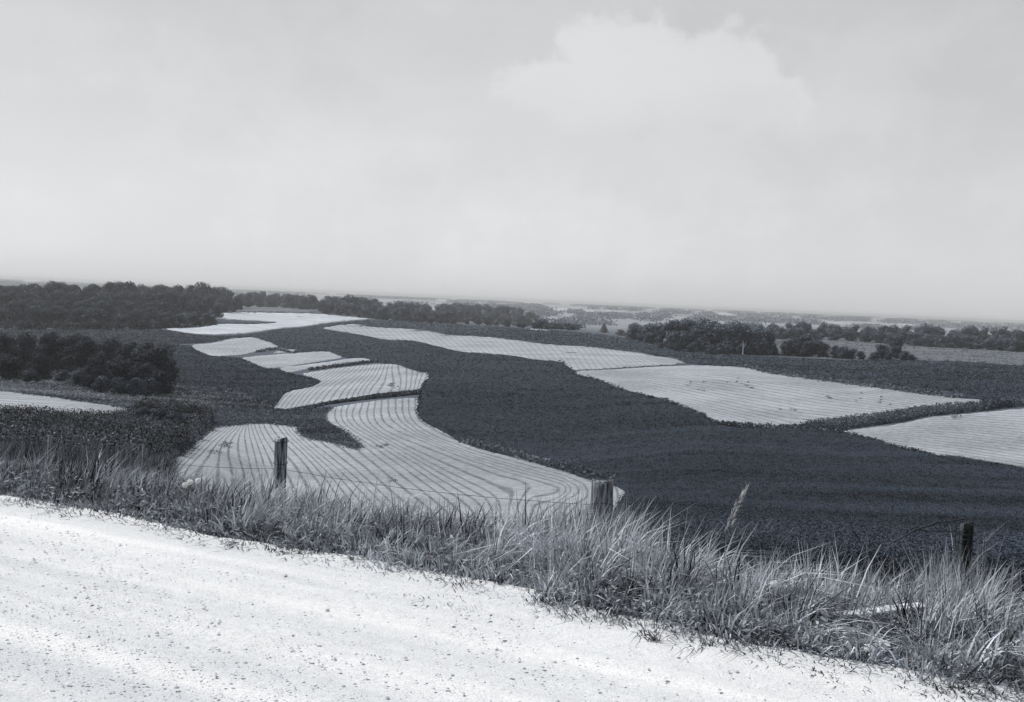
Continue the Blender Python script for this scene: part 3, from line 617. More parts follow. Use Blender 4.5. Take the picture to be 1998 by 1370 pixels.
# sloping weeds to the left, further down
def slope_blades(n, poly, h, w, shade):
    q = rand_in(poly, n); X, Y, Z = hit(q[:, 0], q[:, 1], 0, 12.0)
    return blades(X, Y, Z - .02, h * RNG.uniform(.5, 1.2, n), (w + .0004 * Y) * RNG.uniform(.6, 1.4, n), RNG.normal(.2, .25, n), RNG.normal(0, .25, n), RNG.uniform(.2, .9, n), np.clip(RNG.uniform(shade[0], shade[1], n), 0, 1), 2)
V, Q, S = slope_blades(20000, [(-60, 838), (60, 845), (150, 850), (300, 860), (340, 880), (330, 930), (330, 960), (200, 960), (-60, 940)], .9, .016, (-.3, 1.1))
o = npmesh('slope_grass', V, Q, M_scrub, False, {'shade': S}); tag(o, 'darker long grass on the bank falling away beyond the verge', 'grass', kind='stuff')

# ------------------------------------------------------------------ gravel road
def build_road():
    m, t, b = bsdf_mat('white_gravel', .95)
    ang = math.atan2(ea[1], ea[0])
    f1 = noise_fac(t, 1.0, 4, .35, .65, stretch=(.10, 2.6, ang)); f2 = noise_fac(t, 22, 6, .3, .7, rough=.75); f3 = noise_fac(t, 90, 4, .36, .5)
    col = mixc(t, f1, pal(.49, .08), pal(.66, .02)); col = mixc(t, math_node(t, 'MULTIPLY', math_node(t, 'SUBTRACT', 1.0, f2), .3), col, pal(.30, .2)); 
    col = mixc(t, math_node(t, 'MULTIPLY', math_node(t, 'SUBTRACT', 1.0, f3), .30), col, pal(.22, .3)); L(t, col, b.inputs['Base Color'])
    add_bump(t, b, math_node(t, 'ADD', f2, math_node(t, 'MULTIPLY', f3, .5)), .38, .014)
    aa = np.concatenate([np.linspace(-90, -14, 60)[:-1], np.linspace(-14, 10, 560), np.linspace(10, 90, 60)[1:]]); ss = np.concatenate([np.linspace(-9, -6, 20)[:-1], np.linspace(-6, .30, 190)])
    A_, S_ = np.meshgrid(aa, ss, indexing='ij')
    X = ea[0] * A_; 
    # follow the true edge: shift each row so that s is measured from it
    Y0 = edge_y(X + en[0] * S_ * 0); Xw = X; Yw = Y0 + S_ / en[1]
    rut = 0
    for c, w in ((-.8, .1), (-1.6, .12), (-1.15, .22), (-2.2, .3), (-3.1, .25), (-.55, .12)): rut = rut - .022 * np.exp(-((S_ - c - .12 * np.sin(A_ * .35 + c)) / w)**2)
    Z = .0 + rut + fbm(Xw * 1.2, Yw * 1.2, 3, 2) * .03 + fbm(Xw * 9, Yw * 9, 3, 4) * .012 - .07 * sst(.0, .30, S_)
    V = np.stack([Xw, Yw, Z], -1).reshape(-1, 3); na, ns = A_.shape
    i = np.arange(na - 1)[:, None]; j = np.arange(ns - 1)[None]
    q = np.stack([i * ns + j, (i+1) * ns + j, (i+1) * ns + j + 1, i * ns + j + 1], -1).reshape(-1, 4)
    o = npmesh('gravel_road', V, q, m, True); tag(o, kind='structure')
    return m
M_road = build_road()
def pebbles():
    n = 48000
    Y = RNG.uniform(2.3, 11, n); X = RNG.uniform(-.5, .5, n) * Y; s = sdist(X, Y)
    ok = (s < .25) & (s > -6); ok &= RNG.uniform(-.3, .3, n) < fbm(X * 1.0, Y * 1.0, 3, 8) * 1.2 + .02; X, Y = X[ok], Y[ok]; n = len(X)
    r = np.minimum(.002 + RNG.exponential(.0020, n), .013)
    oc = np.array([[1, 0, 0], [.3, .95, 0], [-.8, .6, 0], [-.8, -.5, 0], [.2, -1, 0], [.35, .1, .8], [-.3, -.05, .75]])
    fc = np.array([[0, 1, 5], [1, 2, 6], [1, 6, 5], [2, 3, 6], [3, 4, 6], [4, 5, 6], [4, 0, 5]])
    th = RNG.uniform(0, 2*np.pi, n); c, s_ = np.cos(th), np.sin(th)
    o = oc[None] * RNG.uniform(.7, 1.3, (n, 7, 3)) * r[:, None, None]
    x = o[..., 0] * c[:, None] - o[..., 1] * s_[:, None]; y = o[..., 0] * s_[:, None] + o[..., 1] * c[:, None]
    V = np.stack([x + X[:, None], y + Y[:, None], o[..., 2] * .75 + fbm(X * 1.2, Y * 1.2, 3, 2)[:, None] * .03 - .006], -1).reshape(-1, 3)
    Fc = (np.arange(n)[:, None, None] * 7 + fc[None]).reshape(-1, 3)
    m = attr_leaf_mat('gravel_stone', .26, .60, .2, 0, .9)
    ob = npmesh('loose_gravel', V, Fc, m, False, {'shade': np.repeat(RNG.uniform(0, 1, n), 7)})
    tag(ob, 'loose crushed stone scattered over the white road', 'gravel', kind='stuff')
pebbles()

# a few dark weeds left standing in the mown strips
stuff('stubble_weeds', [clumps(None, 0, 14, .22, .45, .02, .05, size_d=.0006, pts=np.array(p_) + RNG.normal(0, w_, (n_, 2)) * np.array([1, .4])) for p_, w_, n_ in
      (((442, 868), 7, 14), ((420, 884), 6, 6), ((769, 940), 2.5, 4), ((747, 870), 7, 8), ((765, 752), 5, 10), ((1000, 890), 6, 3), ((1465, 757), 7, 6), ((1618, 776), 4, 5), ((1540, 802), 8, 4), ((1440, 745), 12, 5), ((1700, 790), 25, 7), ((1350, 750), 20, 6), ((1870, 815), 8, 8))],
      M_waterleaf, 'sparse dark weeds left standing in the mown strips', 'weeds')

# ------------------------------------------------------------------ trees
def crown_mesh(seed, w, h, lobes, leaf, n, cedar=False, zlo=.10):
    r = np.random.default_rng(seed); P = []; sh = []; Nn = []
    if cedar:
        z = r.uniform(0, 1, n); rad = w / 2 * (1 - z)**.8 * r.uniform(.7, 1, n) * (1 + .25 * np.sin(z * 40)); a = r.uniform(0, 2*np.pi, n)
        P = np.stack([rad * np.cos(a), rad * np.sin(a), .06 * h + z * h * .94], -1); sh = r.uniform(0, 1, n); Nn = np.stack([np.cos(a), np.sin(a), np.full(n, .5)], -1)
    else:
        C_ = []
        for i in range(lobes):
            a = r.uniform(0, 2*np.pi); q = math.sqrt(r.uniform(0, 1)) * .66; zz = zlo + (.86 - zlo) * ((i + r.uniform(0, 1)) / lobes)
            q *= math.sqrt(max(.03, 1 - ((zz - .32) / .62)**2))
            C_.append((math.cos(a) * q * w / 2, math.sin(a) * q * w / 2, zz * h, w * r.uniform(.15, .28), r.uniform(-.15, .15)))
        k = n // lobes
        for cx, cy, cz, cr, ls in C_:
            d = r.normal(size=(k, 3)); d /= np.linalg.norm(d, axis=1, keepdims=True); rr = cr * r.uniform(.62, 1.08, k)**.7
            rr = rr * (1 + .3 * (vnoise(d[:, 0] * 3 + 9, d[:, 1] * 3 + d[:, 2] * 3, seed) - .5))
            P.append(np.stack([cx + d[:, 0] * rr, cy + d[:, 1] * rr, cz + d[:, 2] * rr * .82], -1)); sh.append(np.clip(.5 + ls * 1.5 + r.normal(0, .2, k), 0, 1)); Nn.append(d)
        P = np.vstack(P); sh = np.concatenate(sh); Nn = np.vstack(Nn); P[:, 2] = np.maximum(P[:, 2], .04 * h)
    nn = Nn + r.normal(0, .33, P.shape); nn /= np.linalg.norm(nn, axis=1, keepdims=True)
    a = np.cross(nn, r.normal(size=P.shape)); a /= np.linalg.norm(a, axis=1, keepdims=True); b = np.cross(nn, a)
    s = (leaf * r.uniform(.6, 1.4, len(P)))[:, None]
    V = np.stack([P - a * s * .7, P - b * s * .45, P + a * s * .7, P + b * s * .45], 1).reshape(-1, 3)
    return V, np.arange(len(P) * 4).reshape(-1, 4), np.repeat(sh, 4)
def tube(path, radii, sides=7):
    V = []; Fq = []
    for i, (p, r) in enumerate(zip(path, radii)):
        d = Vector(path[min(i+1, len(path)-1)]) - Vector(path[max(i-1, 0)]); d.normalize()
        x = d.orthogonal().normalized(); y = d.cross(x)
        x = (Vector((1, 0, 0)) - d * d.x); x = x.normalized() if x.length > .2 else d.orthogonal().normalized(); y = d.cross(x)
        for k in range(sides):
            a = 2*math.pi*k/sides; V.append(Vector(p) + (x * math.cos(a) + y * math.sin(a)) * r)
    for i in range(len(path) - 1):
        for k in range(sides):
            Fq.append((i*sides+k, i*sides+(k+1) % sides, (i+1)*sides+(k+1) % sides, (i+1)*sides+k))
    return np.array([tuple(v) for v in V]), np.array(Fq)
def merge(ps):
    Vs, Fs, o = [], [], 0
    for V, F_ in ps: Vs.append(V); Fs.append(F_ + o); o += len(V)
    return np.vstack(Vs), np.vstack(Fs)
def bark_mat(name, a, b_):
    m, t, b = bsdf_mat(name, .95); f = noise_fac(t, 6, 5, .3, .7, vec=N(t, 'ShaderNodeTexCoord').outputs['Object'], stretch=(1, 1, 0)); L(t, mixc(t, f, pal(a, .6), pal(b_, .4)), b.inputs['Base Color']); add_bump(t, b, f, .6, .03); return m
M_bark = bark_mat('bark', .03, .09); M_palebark = bark_mat('dead_pale_wood', .35, .6)
def trunk_mesh(seed, h):
    r = random.Random(seed); ps = []
    ps.append(tube([(0, 0, -1.0), (.05, 0, h * .2), (r.uniform(-.3, .3), r.uniform(-.2, .2), h * .5), (r.uniform(-.5, .5), r.uniform(-.4, .4), h * .85)], [.34, .27, .18, .05]))
    for i in range(5):
        a = r.uniform(0, 6.28); z = h * r.uniform(.22, .5)
        ps.append(tube([(0, 0, z), (math.cos(a) * h * .13, math.sin(a) * h * .13, z + h * .12), (math.cos(a) * h * .26, math.sin(a) * h * .26, z + h * .28)], [.12, .08, .03], 5))
    return merge(ps)
PROTO = {}
def protos(key, specs, leafm):
    out = []
    for i, (seed, w, h, lobes, leaf, n, ced) in enumerate(specs):
        V, Q, S = crown_mesh(seed, w, h, lobes, leaf, n, ced)
        me = npmesh('crown', V, Q, leafm, False, {'shade': S}); m1 = me.data; bpy.data.objects.remove(me)
        V, Q = trunk_mesh(seed, h); me = npmesh('trunk', V, Q, M_bark, True); m2 = me.data; bpy.data.objects.remove(me)
        out.append((m1, m2, w, h))
    PROTO[key] = out
protos('wood', [(i, 12 + (i % 3), 12, 13 + i % 4, .55, 4200, False) for i in range(8)], M_leaf)
protos('light', [(20 + i, 12 + i % 2, 12, 13 + i % 3, .58, 3600, False) for i in range(6)], M_leaf2)
M_leaf3 = attr_leaf_mat('near_tree_leaves', .003, .07, 1.1, .05)
protos('near', [(40 + i, 12 + i % 3, 12, 15 + i * 2, .36, 10000, False) for i in range(6)], M_leaf3)
protos('shrub', [(60 + i, 7.5, 5, 10, .34, 2600, False) for i in range(4)], M_leaf)
protos('cedar', [(80, 4.4, 6.5, 0, .35, 2200, True)], M_leaf)
ORD = {}
def tree(name, key, u, v, vtop, label, group=None, D=None, wscale=1.0, cat='tree', hlim=(2, 22), xyz=None):
    if xyz is None: x, y, z = hit1(u, v)
    else: x, y, z = xyz
    h = max(hlim[0], min(hlim[1], (v - vtop) * y / F))
    m1, m2, w, ph = PROTO[key][random.randrange(len(PROTO[key]))]
    r = empty(name, (x, y, z), random.uniform(0, 6.28)); s = h / ph; ws = s * wscale * random.uniform(.9, 1.15)
    if key in ('wood', 'light'): ws = max(ws, .85 * wscale)
    r.scale = (ws, ws, s); tag(r, label, cat, group)
    for nm, me in (('crown', m1), ('trunk', m2)):
        o = bpy.data.objects.new(nm, me); C.objects.link(o); o.parent = r
    return r
def row_of_trees(key, n, base, top, label, group, jit=(6, 2), jt=4, wscale=1.0, cat='tree', name='broadleaf_tree', hlim=(4, 20)):
    b = np.array(base, float); t = np.array(top, float)
    us = np.linspace(b[0, 0], b[-1, 0], n)
    for u in us:
        u = u + random.uniform(-1, 1) * jit[0]; vb = np.interp(u, b[:, 0], b[:, 1]) + random.uniform(-1, 1) * jit[1]
        vt = np.interp(u, t[:, 0], t[:, 1]) + random.uniform(-.3, 1) * jt
        tree(name, key, u, vb, vt, label, group, wscale=wscale, cat=cat, hlim=hlim)

g1 = 'trees of the wood on the left skyline'; l1 = 'dark broadleaf tree packed into the large wood on the left skyline'
row_of_trees('wood', 17, [(-50, 638), (44, 640), (300, 640), (408, 634)], [(-50, 600), (100, 598), (250, 603), (330, 608), (408, 611)], l1, g1)
row_of_trees('wood', 20, [(-60, 624), (200, 625), (420, 620)], [(-60, 585), (200, 585), (430, 590)], l1, g1)
row_of_trees('wood', 22, [(-60, 608), (200, 609), (458, 609)], [(-60, 568), (200, 568), (400, 570), (458, 578)], l1, g1)
row_of_trees('wood', 24, [(-60, 591), (200, 592), (462, 601)], [(-60, 560), (44, 556), (120, 550), (180, 553), (260, 549), (300, 556), (350, 552), (400, 551), (430, 560), (465, 582)], l1, g1, jt=8, hlim=(8, 22))
row_of_trees('wood', 20, [(-60, 586), (200, 587), (440, 598)], [(-60, 560), (44, 556), (120, 551), (260, 550), (350, 553), (440, 562)], l1, g1, jt=10, hlim=(8, 20))
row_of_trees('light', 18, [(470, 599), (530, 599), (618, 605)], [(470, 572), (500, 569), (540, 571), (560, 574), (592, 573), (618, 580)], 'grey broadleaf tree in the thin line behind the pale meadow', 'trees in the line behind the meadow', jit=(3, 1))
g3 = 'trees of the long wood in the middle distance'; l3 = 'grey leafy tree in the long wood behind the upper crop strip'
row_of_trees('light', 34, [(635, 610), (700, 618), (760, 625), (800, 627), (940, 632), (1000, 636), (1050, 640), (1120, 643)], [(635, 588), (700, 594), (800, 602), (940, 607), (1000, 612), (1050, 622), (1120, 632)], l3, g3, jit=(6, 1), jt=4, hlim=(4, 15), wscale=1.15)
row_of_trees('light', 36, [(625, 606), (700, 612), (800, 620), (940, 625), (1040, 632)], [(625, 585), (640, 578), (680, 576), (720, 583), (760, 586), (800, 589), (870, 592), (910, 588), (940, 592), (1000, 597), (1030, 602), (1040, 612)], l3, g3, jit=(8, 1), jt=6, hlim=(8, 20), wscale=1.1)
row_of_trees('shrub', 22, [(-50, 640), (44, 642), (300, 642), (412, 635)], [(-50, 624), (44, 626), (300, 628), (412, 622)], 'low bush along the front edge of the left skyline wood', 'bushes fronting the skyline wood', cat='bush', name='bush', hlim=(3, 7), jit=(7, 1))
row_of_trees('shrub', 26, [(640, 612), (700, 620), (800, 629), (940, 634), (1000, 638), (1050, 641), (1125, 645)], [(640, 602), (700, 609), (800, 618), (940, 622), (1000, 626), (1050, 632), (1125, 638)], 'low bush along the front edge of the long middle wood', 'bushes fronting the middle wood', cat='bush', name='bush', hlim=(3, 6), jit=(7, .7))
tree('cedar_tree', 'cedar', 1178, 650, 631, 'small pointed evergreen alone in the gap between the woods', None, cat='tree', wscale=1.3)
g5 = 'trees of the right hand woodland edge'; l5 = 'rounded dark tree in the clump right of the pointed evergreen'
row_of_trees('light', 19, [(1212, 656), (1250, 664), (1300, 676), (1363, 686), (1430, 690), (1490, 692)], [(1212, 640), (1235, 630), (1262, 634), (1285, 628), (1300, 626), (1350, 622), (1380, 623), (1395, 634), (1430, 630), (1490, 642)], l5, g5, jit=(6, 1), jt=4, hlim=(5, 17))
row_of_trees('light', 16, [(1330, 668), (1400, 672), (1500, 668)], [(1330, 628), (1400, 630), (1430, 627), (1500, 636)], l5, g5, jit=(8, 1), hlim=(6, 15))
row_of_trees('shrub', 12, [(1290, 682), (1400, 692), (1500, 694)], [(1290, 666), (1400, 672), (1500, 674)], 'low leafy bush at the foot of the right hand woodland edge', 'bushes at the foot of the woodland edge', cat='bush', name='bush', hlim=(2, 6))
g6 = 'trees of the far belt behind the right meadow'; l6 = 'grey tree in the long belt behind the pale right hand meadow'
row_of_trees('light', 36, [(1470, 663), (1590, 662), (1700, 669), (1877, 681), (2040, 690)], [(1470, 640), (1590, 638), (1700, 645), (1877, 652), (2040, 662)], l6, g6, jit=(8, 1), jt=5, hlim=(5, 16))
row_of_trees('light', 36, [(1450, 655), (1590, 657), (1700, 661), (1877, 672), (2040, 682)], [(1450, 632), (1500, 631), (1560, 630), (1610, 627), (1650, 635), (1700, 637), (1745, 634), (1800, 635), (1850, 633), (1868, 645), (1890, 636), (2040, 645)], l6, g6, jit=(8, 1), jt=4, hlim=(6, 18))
for i, (u, v, vt, w) in enumerate(((1545, 695, 662, 1.0), (1572, 696, 652, 1.1), (1596, 697, 664, .9))):
    tree('broadleaf_tree', 'wood', u, v, vt, 'spreading dark tree in the trio standing before the right meadow', 'trio before the right meadow', wscale=w)
for u, v, vt in ((1512, 693, 678), (1532, 694, 674)):
    tree('bush', 'shrub', u, v, vt, 'low dark bush left of the trio before the right meadow', 'bushes left of the trio', cat='bush')
for u, v, vt in ((1628, 699, 676), (1645, 700, 677), (1662, 700, 681), (1678, 701, 686)):
    tree('bush', 'shrub', u, v, vt, 'round grey bush in the low row against the pale right meadow', 'bushes against the right meadow', cat='bush')
tree('broadleaf_tree', 'wood', 1747, 700, 663, 'tall narrow tree rising from the bushes before the pale right meadow', wscale=.55)
tree('broadleaf_tree', 'wood', 1722, 701, 672, 'smaller tree just left of the tall narrow tree before the meadow', wscale=.7)
for u, v, vt in ((1706, 702, 688), (1735, 702, 686), (1765, 703, 685), (1780, 704, 692)):
    tree('bush', 'shrub', u, v, vt, 'low bush around the tall narrow tree at the meadow edge', 'bushes around the narrow tree', cat='bush')
for u, v, vt in ((268, 822, 800), (286, 826, 797), (305, 826, 798), (322, 832, 800), (345, 836, 806), (365, 838, 808), (388, 838, 812), (402, 838, 815), (380, 856, 826), (362, 872, 842), (345, 888, 858), (320, 850, 822), (230, 836, 818), (190, 838, 822), (130, 842, 826), (150, 858, 838), (250, 858, 836), (60, 842, 822), (300, 880, 856)):
    tree('shrub', 'shrub', u, v, vt, 'dark scrubby shrub on the weedy bank left of the nearest striped field', 'shrubs on the weedy bank', cat='shrub', hlim=(.8, 3), wscale=1.2)
# left grove, nearer
g7 = 'trees of the near grove on the left'; l7 = 'dark dense tree in the grove on the left, below the skyline wood'
for u, v, vt in ((-50, 735, 650), (-5, 728, 650), (48, 722, 652), (92, 722, 649), (135, 725, 652), (172, 730, 657), (215, 735, 663), (250, 742, 668), (285, 750, 668), (305, 758, 674),
                 (20, 742, 690), (75, 742, 690), (190, 758, 695), (235, 766, 700), (275, 770, 706), (305, 768, 718)):
    tree('broadleaf_tree', 'near', u, v, vt, l7, g7, hlim=(5, 14))
for u, v, vt in ((150, 752, 722), (200, 766, 735), (235, 771, 738), (262, 773, 740), (292, 772, 738), (318, 768, 742), (120, 746, 722), (60, 746, 722)):
    tree('bush', 'shrub', u, v, vt, 'dark bush filling the foot of the near left grove', 'bushes at the foot of the near grove', cat='bush')
# dead pale trunks in the right clump
def snag(u, v, vt, label):
    x, y, z = hit1(u, v); y2 = y - 6; x = x / y * y2; z = float(Zg(x, y2)); h = (v - vt) * y2 / F + 1
    V, Q = merge([tube([(0, 0, -.5), (.1, 0, h * .5), (-.1, .1, h)], [.22, .16, .06]), tube([(.1, 0, h * .5), (.9, .1, h * .72), (1.2, 0, h * .95)], [.1, .07, .03], 5), tube([(0, 0, h * .62), (-.8, 0, h * .85)], [.08, .03], 5)])
    o = npmesh('dead_tree', V, Q, M_palebark, True); o.location = (x, y2, z); tag(o, label, 'dead tree')
snag(1358, 684, 655, 'bleached forked dead trunk before the tallest trees of the right clump')
snag(1449, 693, 668, 'short pale bare trunk further right among the low bushes')

# far tree belts that read as one mass
def far_belts():
    parts = []
    r = np.random.default_rng(5)
    for Dm, u0_, u1_, cov, hh in ((1500, 1040, 1300, .2, 8), (1750, 1020, 1320, .25, 8), (2100, 1000, 1500, .25, 9), (2500, 380, 2060, .3, 9), (3000, 500, 2060, .35, 9), (3800, 0, 2060, .35, 10), (5000, -60, 2060, .4, 11), (7000, -60, 2060, .4, 12), (10000, -60, 2060, .5, 14)):
        n = int((u1_ - u0_) * 1.3); u = r.uniform(u0_, u1_, n); t = (u - CX) / F
        D = Dm * (1 + .09 * np.sin(u / 170 + Dm) + r.normal(0, .035, n)); X = t * D
        m = vnoise(u / 17, np.full(n, Dm / 7.), 3) * .6 + vnoise(u / 60, np.full(n, Dm / 3.), 8) * .4 < cov + .08; X, D = X[m], D[m]; Z = Zg(X, D); n = len(X)
        k = 14; s = hh * .35 * (1 if Dm < 3000 else 1.6)
        X, D, Z = [np.repeat(a, k) for a in (X, D, Z)]
        P = np.stack([X + r.normal(0, hh * 1.2, len(X)), D + r.normal(0, hh, len(X)), Z + r.uniform(.05, 1, len(X))**1.5 * hh], -1)
        V, Q = leaf_cards(P, np.full(len(P), s), 0, 1.3); parts.append((V, Q, np.repeat(r.uniform(0, 1, len(P)), 4)))
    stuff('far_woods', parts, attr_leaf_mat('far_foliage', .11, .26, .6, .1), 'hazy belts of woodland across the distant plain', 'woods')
far_belts()

# ------------------------------------------------------------------ fence
def post_mat(name, lo, hi):
    m, t, b = bsdf_mat(name, .95); v = N(t, 'ShaderNodeTexCoord').outputs['Object']
    f = noise_fac(t, 1.0, 5, .40, .62, vec=v, rough=.6)
    mp_ = [n for n in t.nodes if n.type == 'TEX_NOISE'][0]; mm = N(t, 'ShaderNodeMapping'); L(t, v, mm.inputs[0]); mm.inputs['Scale'].default_value = (38, 38, 3.5); L(t, mm.outputs[0], mp_.inputs['Vector'])
    L(t, mixc(t, f, pal(lo, .5), pal(hi, .3)), b.inputs['Base Color']); add_bump(t, b, f, 1.0, .01); return m
M_post = post_mat('weathered_post', .008, .27); M_post2 = post_mat('silvered_post', .03, .42); M_post3 = post_mat('dark_post', .006, .06)

m_, t_, b_ = bsdf_mat('rusty_wire', .6); b_.inputs['Base Color'].default_value = (*pal(.03, .6), 1); M_wire = m_
m_, t_, b_ = bsdf_mat('cut_wood', .9); L(t_, mixc(t_, noise_fac(t_, 40, 4), pal(.08, .4), pal(.17, .3)), b_.inputs['Base Color']); M_cut = m_; M_cut0 = m_
def fence_pt(u, s=2.8):
    t = (u - CX) / F; D = 8.0
    for _ in range(30): D += (s - float(sdist(np.array(t * D), np.array(D)))) * .8
    return t * D, D
def zat(u, v, D): t, k = ray(u, v); return EYE - float(k) * D
def post(u, vtop, wpx, label, seed, square=False, notch=False, lean=0.0, pm=None):
    pm = pm or M_post
    x, D = fence_pt(u); t, k = ray(u, vtop); x = float(t) * D
    zt = zat(u, vtop, D); zg = float(Zg(x, D)); h = zt - zg; r = wpx * D / F / 2
    root = empty('fence_post', (x, D, zg)); tag(root, label, 'fence post', 'posts of the roadside fence')
    rn = np.random.default_rng(seed); sides = 16; rings = 26; V = []
    for i in range(rings + 1):
        f = i / rings; z = -.3 + (h + .3) * f
        for kk in range(sides):
            a = 2*math.pi*kk/sides
            rr = r * (1 + .06 * math.sin(a * 3 + seed) + .035 * math.sin(a * 7 + 2 * seed) + .02 * math.sin(z * 11 + a * 2)) * (1.06 - .04 * f)
            rr *= 1 - .05 * (vnoise(np.array([a * 5.]), np.array([seed * 3.]), 4)[0] > .62)
            if notch:
                zc = h - z; 
                if .155 < zc < .175: rr *= .86
                if zc < .155: rr *= 1.03
            zz = z + (rn.uniform(-.006, .006) + .012 * math.sin(a * 2 + seed) if i == rings else 0)
            V.append((rr * math.cos(a) + lean * f, rr * math.sin(a), zz))
    V.append((lean, 0, h - .004)); Q = [(i*sides+kk, i*sides+(kk+1) % sides, (i+1)*sides+(kk+1) % sides, (i+1)*sides+kk) for i in range(rings) for kk in range(sides)]
    T = [(rings*sides+kk, rings*sides+(kk+1) % sides, len(V)-1) for kk in range(sides)]
    npmesh('timber', np.array(V), [np.array(Q), np.array(T)], pm, False, parent=root)
    return root, x, D, zg, h, r
def staple_wire(root, h0, r, sag=.0):
    n = 18; V, Q = tube([((r + .004) * 1.09 * math.cos(a), (r + .004) * 1.09 * math.sin(a), h0 + sag * math.sin(a)) for a in np.linspace(0, 2*math.pi, n)], [.003] * n, 5)
    npmesh('wire_wrap', V, Q, M_wire, parent=root)
L1 = post(549, 855, 24, 'tall thin weathered fence post standing against the striped stubble', 3, notch=True, pm=M_post2)
R1 = post(1175, 938, 43, 'thick stubby split fence post beside the tip of the stubble', 8)
E1 = post(1887, 1022, 26, 'dark fence post at the right edge with twisted wire', 12, pm=M_post3)
staple_wire(L1[0], L1[4] - .235, L1[5], .01); staple_wire(L1[0], L1[4] - .03, L1[5], .004)
staple_wire(R1[0], R1[4] - .20, R1[5], -.035); staple_wire(E1[0], E1[4] - .06, E1[5], .01); staple_wire(E1[0], E1[4] - .12, E1[5], -.02)
def stake(u, vtop, wpx, label):
    x, D = fence_pt(u); zt = zat(u, vtop, D); zg = float(Zg(x, D)); h = zt - zg; w = wpx * D / F / 2
    V, Q = tube([(0, 0, -.3), (w * .1, 0, h * .5), (0, 0, h), (0, 0, h + .002)], [w, w * .95, w * .85, w * .1], 6)
    o = npmesh('fence_stake', V, Q, M_cut, False); o.location = (x, D, zg); tag(o, label, 'fence stake'); return x, D, zg, h
S1 = stake(285, 868, 5, 'thin pale stake in the dark weeds left of the tall post')
S2 = stake(100, 850, 8, 'pale leaning stake furthest left in the grass')
def wire(pts, label, r=.0021, name='fence_wire', rj=.004):
    P = []
    for (a, b) in zip(pts[:-1], pts[1:]):
        a, b = np.array(a), np.array(b); n = 14
        for i in range(n):
            f = i / n; p = a + (b - a) * f; p[2] -= .05 * 4 * f * (1 - f) * min(1, np.linalg.norm(b - a) / 3.5); P.append(tuple(p + RNG.normal(0, rj * .3, 3)))
    P.append(tuple(pts[-1])); V, Q = tube(P, [r] * len(P), 5); o = npmesh(name, V, Q, M_wire, True); tag(o, label, 'wire', 'wires of the roadside fence'); return o
def atp(u, v, D): t, k = ray(u, v); return (float(t) * D, D, EYE - float(k) * D)
zl = atp(545, 914, L1[2] - L1[5] - .005); zr = atp(1160, 985, R1[2] - R1[5] - .005); ze = atp(1884, 1045, E1[2] - E1[5])
wire([(S2[0], S2[1], S2[2] + S2[3] - .14), (S1[0], S1[1], S1[2] + S1[3] - .16), zl, zr], 'thin fence wire running from the left stakes to the thick post')
wire([tuple(np.array(zl) - np.array([0, 0, .3])), tuple(np.array(zr) - np.array([0, 0, .28])), tuple(np.array(ze) - np.array([0, 0, .2]))], 'lower fence wire sunk in the tall grass')
De = E1[2] - .06
wire([atp(1742, 1058, De), atp(1785, 1034, De), atp(1828, 1020, De), atp(1883, 1012, De)], 'dark curved wire rising out of the grass to the edge post', .0055)
wire([atp(1785, 1034, De), atp(1830, 1036, De), atp(1883, 1038, De)], 'second dark wire just below the curved one at the edge post', .004)
lp = [atp(1829 + 5.5 * math.cos(a), 1025 + 7 * math.sin(a), De) for a in np.linspace(0, 2*math.pi, 13)]
wire(lp, 'small wire loop twisted round the curved wire', .003, 'wire_loop', 0)
wire([atp(1664, 1036, 8.0), atp(1672, 1044, 8.0), atp(1679, 1060, 8.0)], 'short dark bent wire end sticking up from the grass', .005, 'wire_end', 0)

# ------------------------------------------------------------------ small things in the verge
def mat_flat(name, a, b_, sc_=60, rough=.9):
    m, t, b = bsdf_mat(name, rough); L(t, mixc(t, noise_fac(t, sc_, 5), pal(a, .3), pal(b_, .1)), b.inputs['Base Color']); return m
M_fluff = attr_leaf_mat('seed_fluff', .6, .85, .05, .4); M_stem = mat_flat('flower_stem', .10, .18); M_plume = attr_leaf_mat('grass_plume', .35, .6, .1, .3)
def dandelion(u, v, D, rpx, label):
    x, y, z = atp(u, v, D); r = rpx * D / F; zg = float(Zg(x, y)); root = empty('dandelion', (x, y, zg)); h = z - zg
    tag(root, label, 'flower', 'dandelion clocks in the verge')
    V, Q = tube([(-.03, 0, -.02), (-.01, 0, h * .5), (0, 0, h)], [.003, .0026, .002], 5); npmesh('stem', V, Q, M_stem, True, parent=root)
    n = 420; d = RNG.normal(size=(n, 3)); d /= np.linalg.norm(d, axis=1, keepdims=True)
    V, Q = leaf_cards(d * (r * RNG.uniform(.75, 1, n))[:, None] + np.array([0, 0, h]), np.full(n, r * .28), 0, 1.2)
    npmesh('seed_head', V, Q, M_fluff, False, {'shade': np.repeat(RNG.uniform(.3, 1, n), 4)}, parent=root)
dandelion(361, 946.5, 7.95, 5.5, 'white dandelion clock, lowest and leftmost of the three together')
dandelion(371, 941, 8.0, 6, 'white dandelion clock, middle and roundest of the three together')
dandelion(386, 938, 7.95, 5.5, 'white dandelion clock, highest and rightmost of the three together')
dandelion(1511, 1139, 5.95, 6.5, 'single white dandelion clock half hidden in the right hand grass')
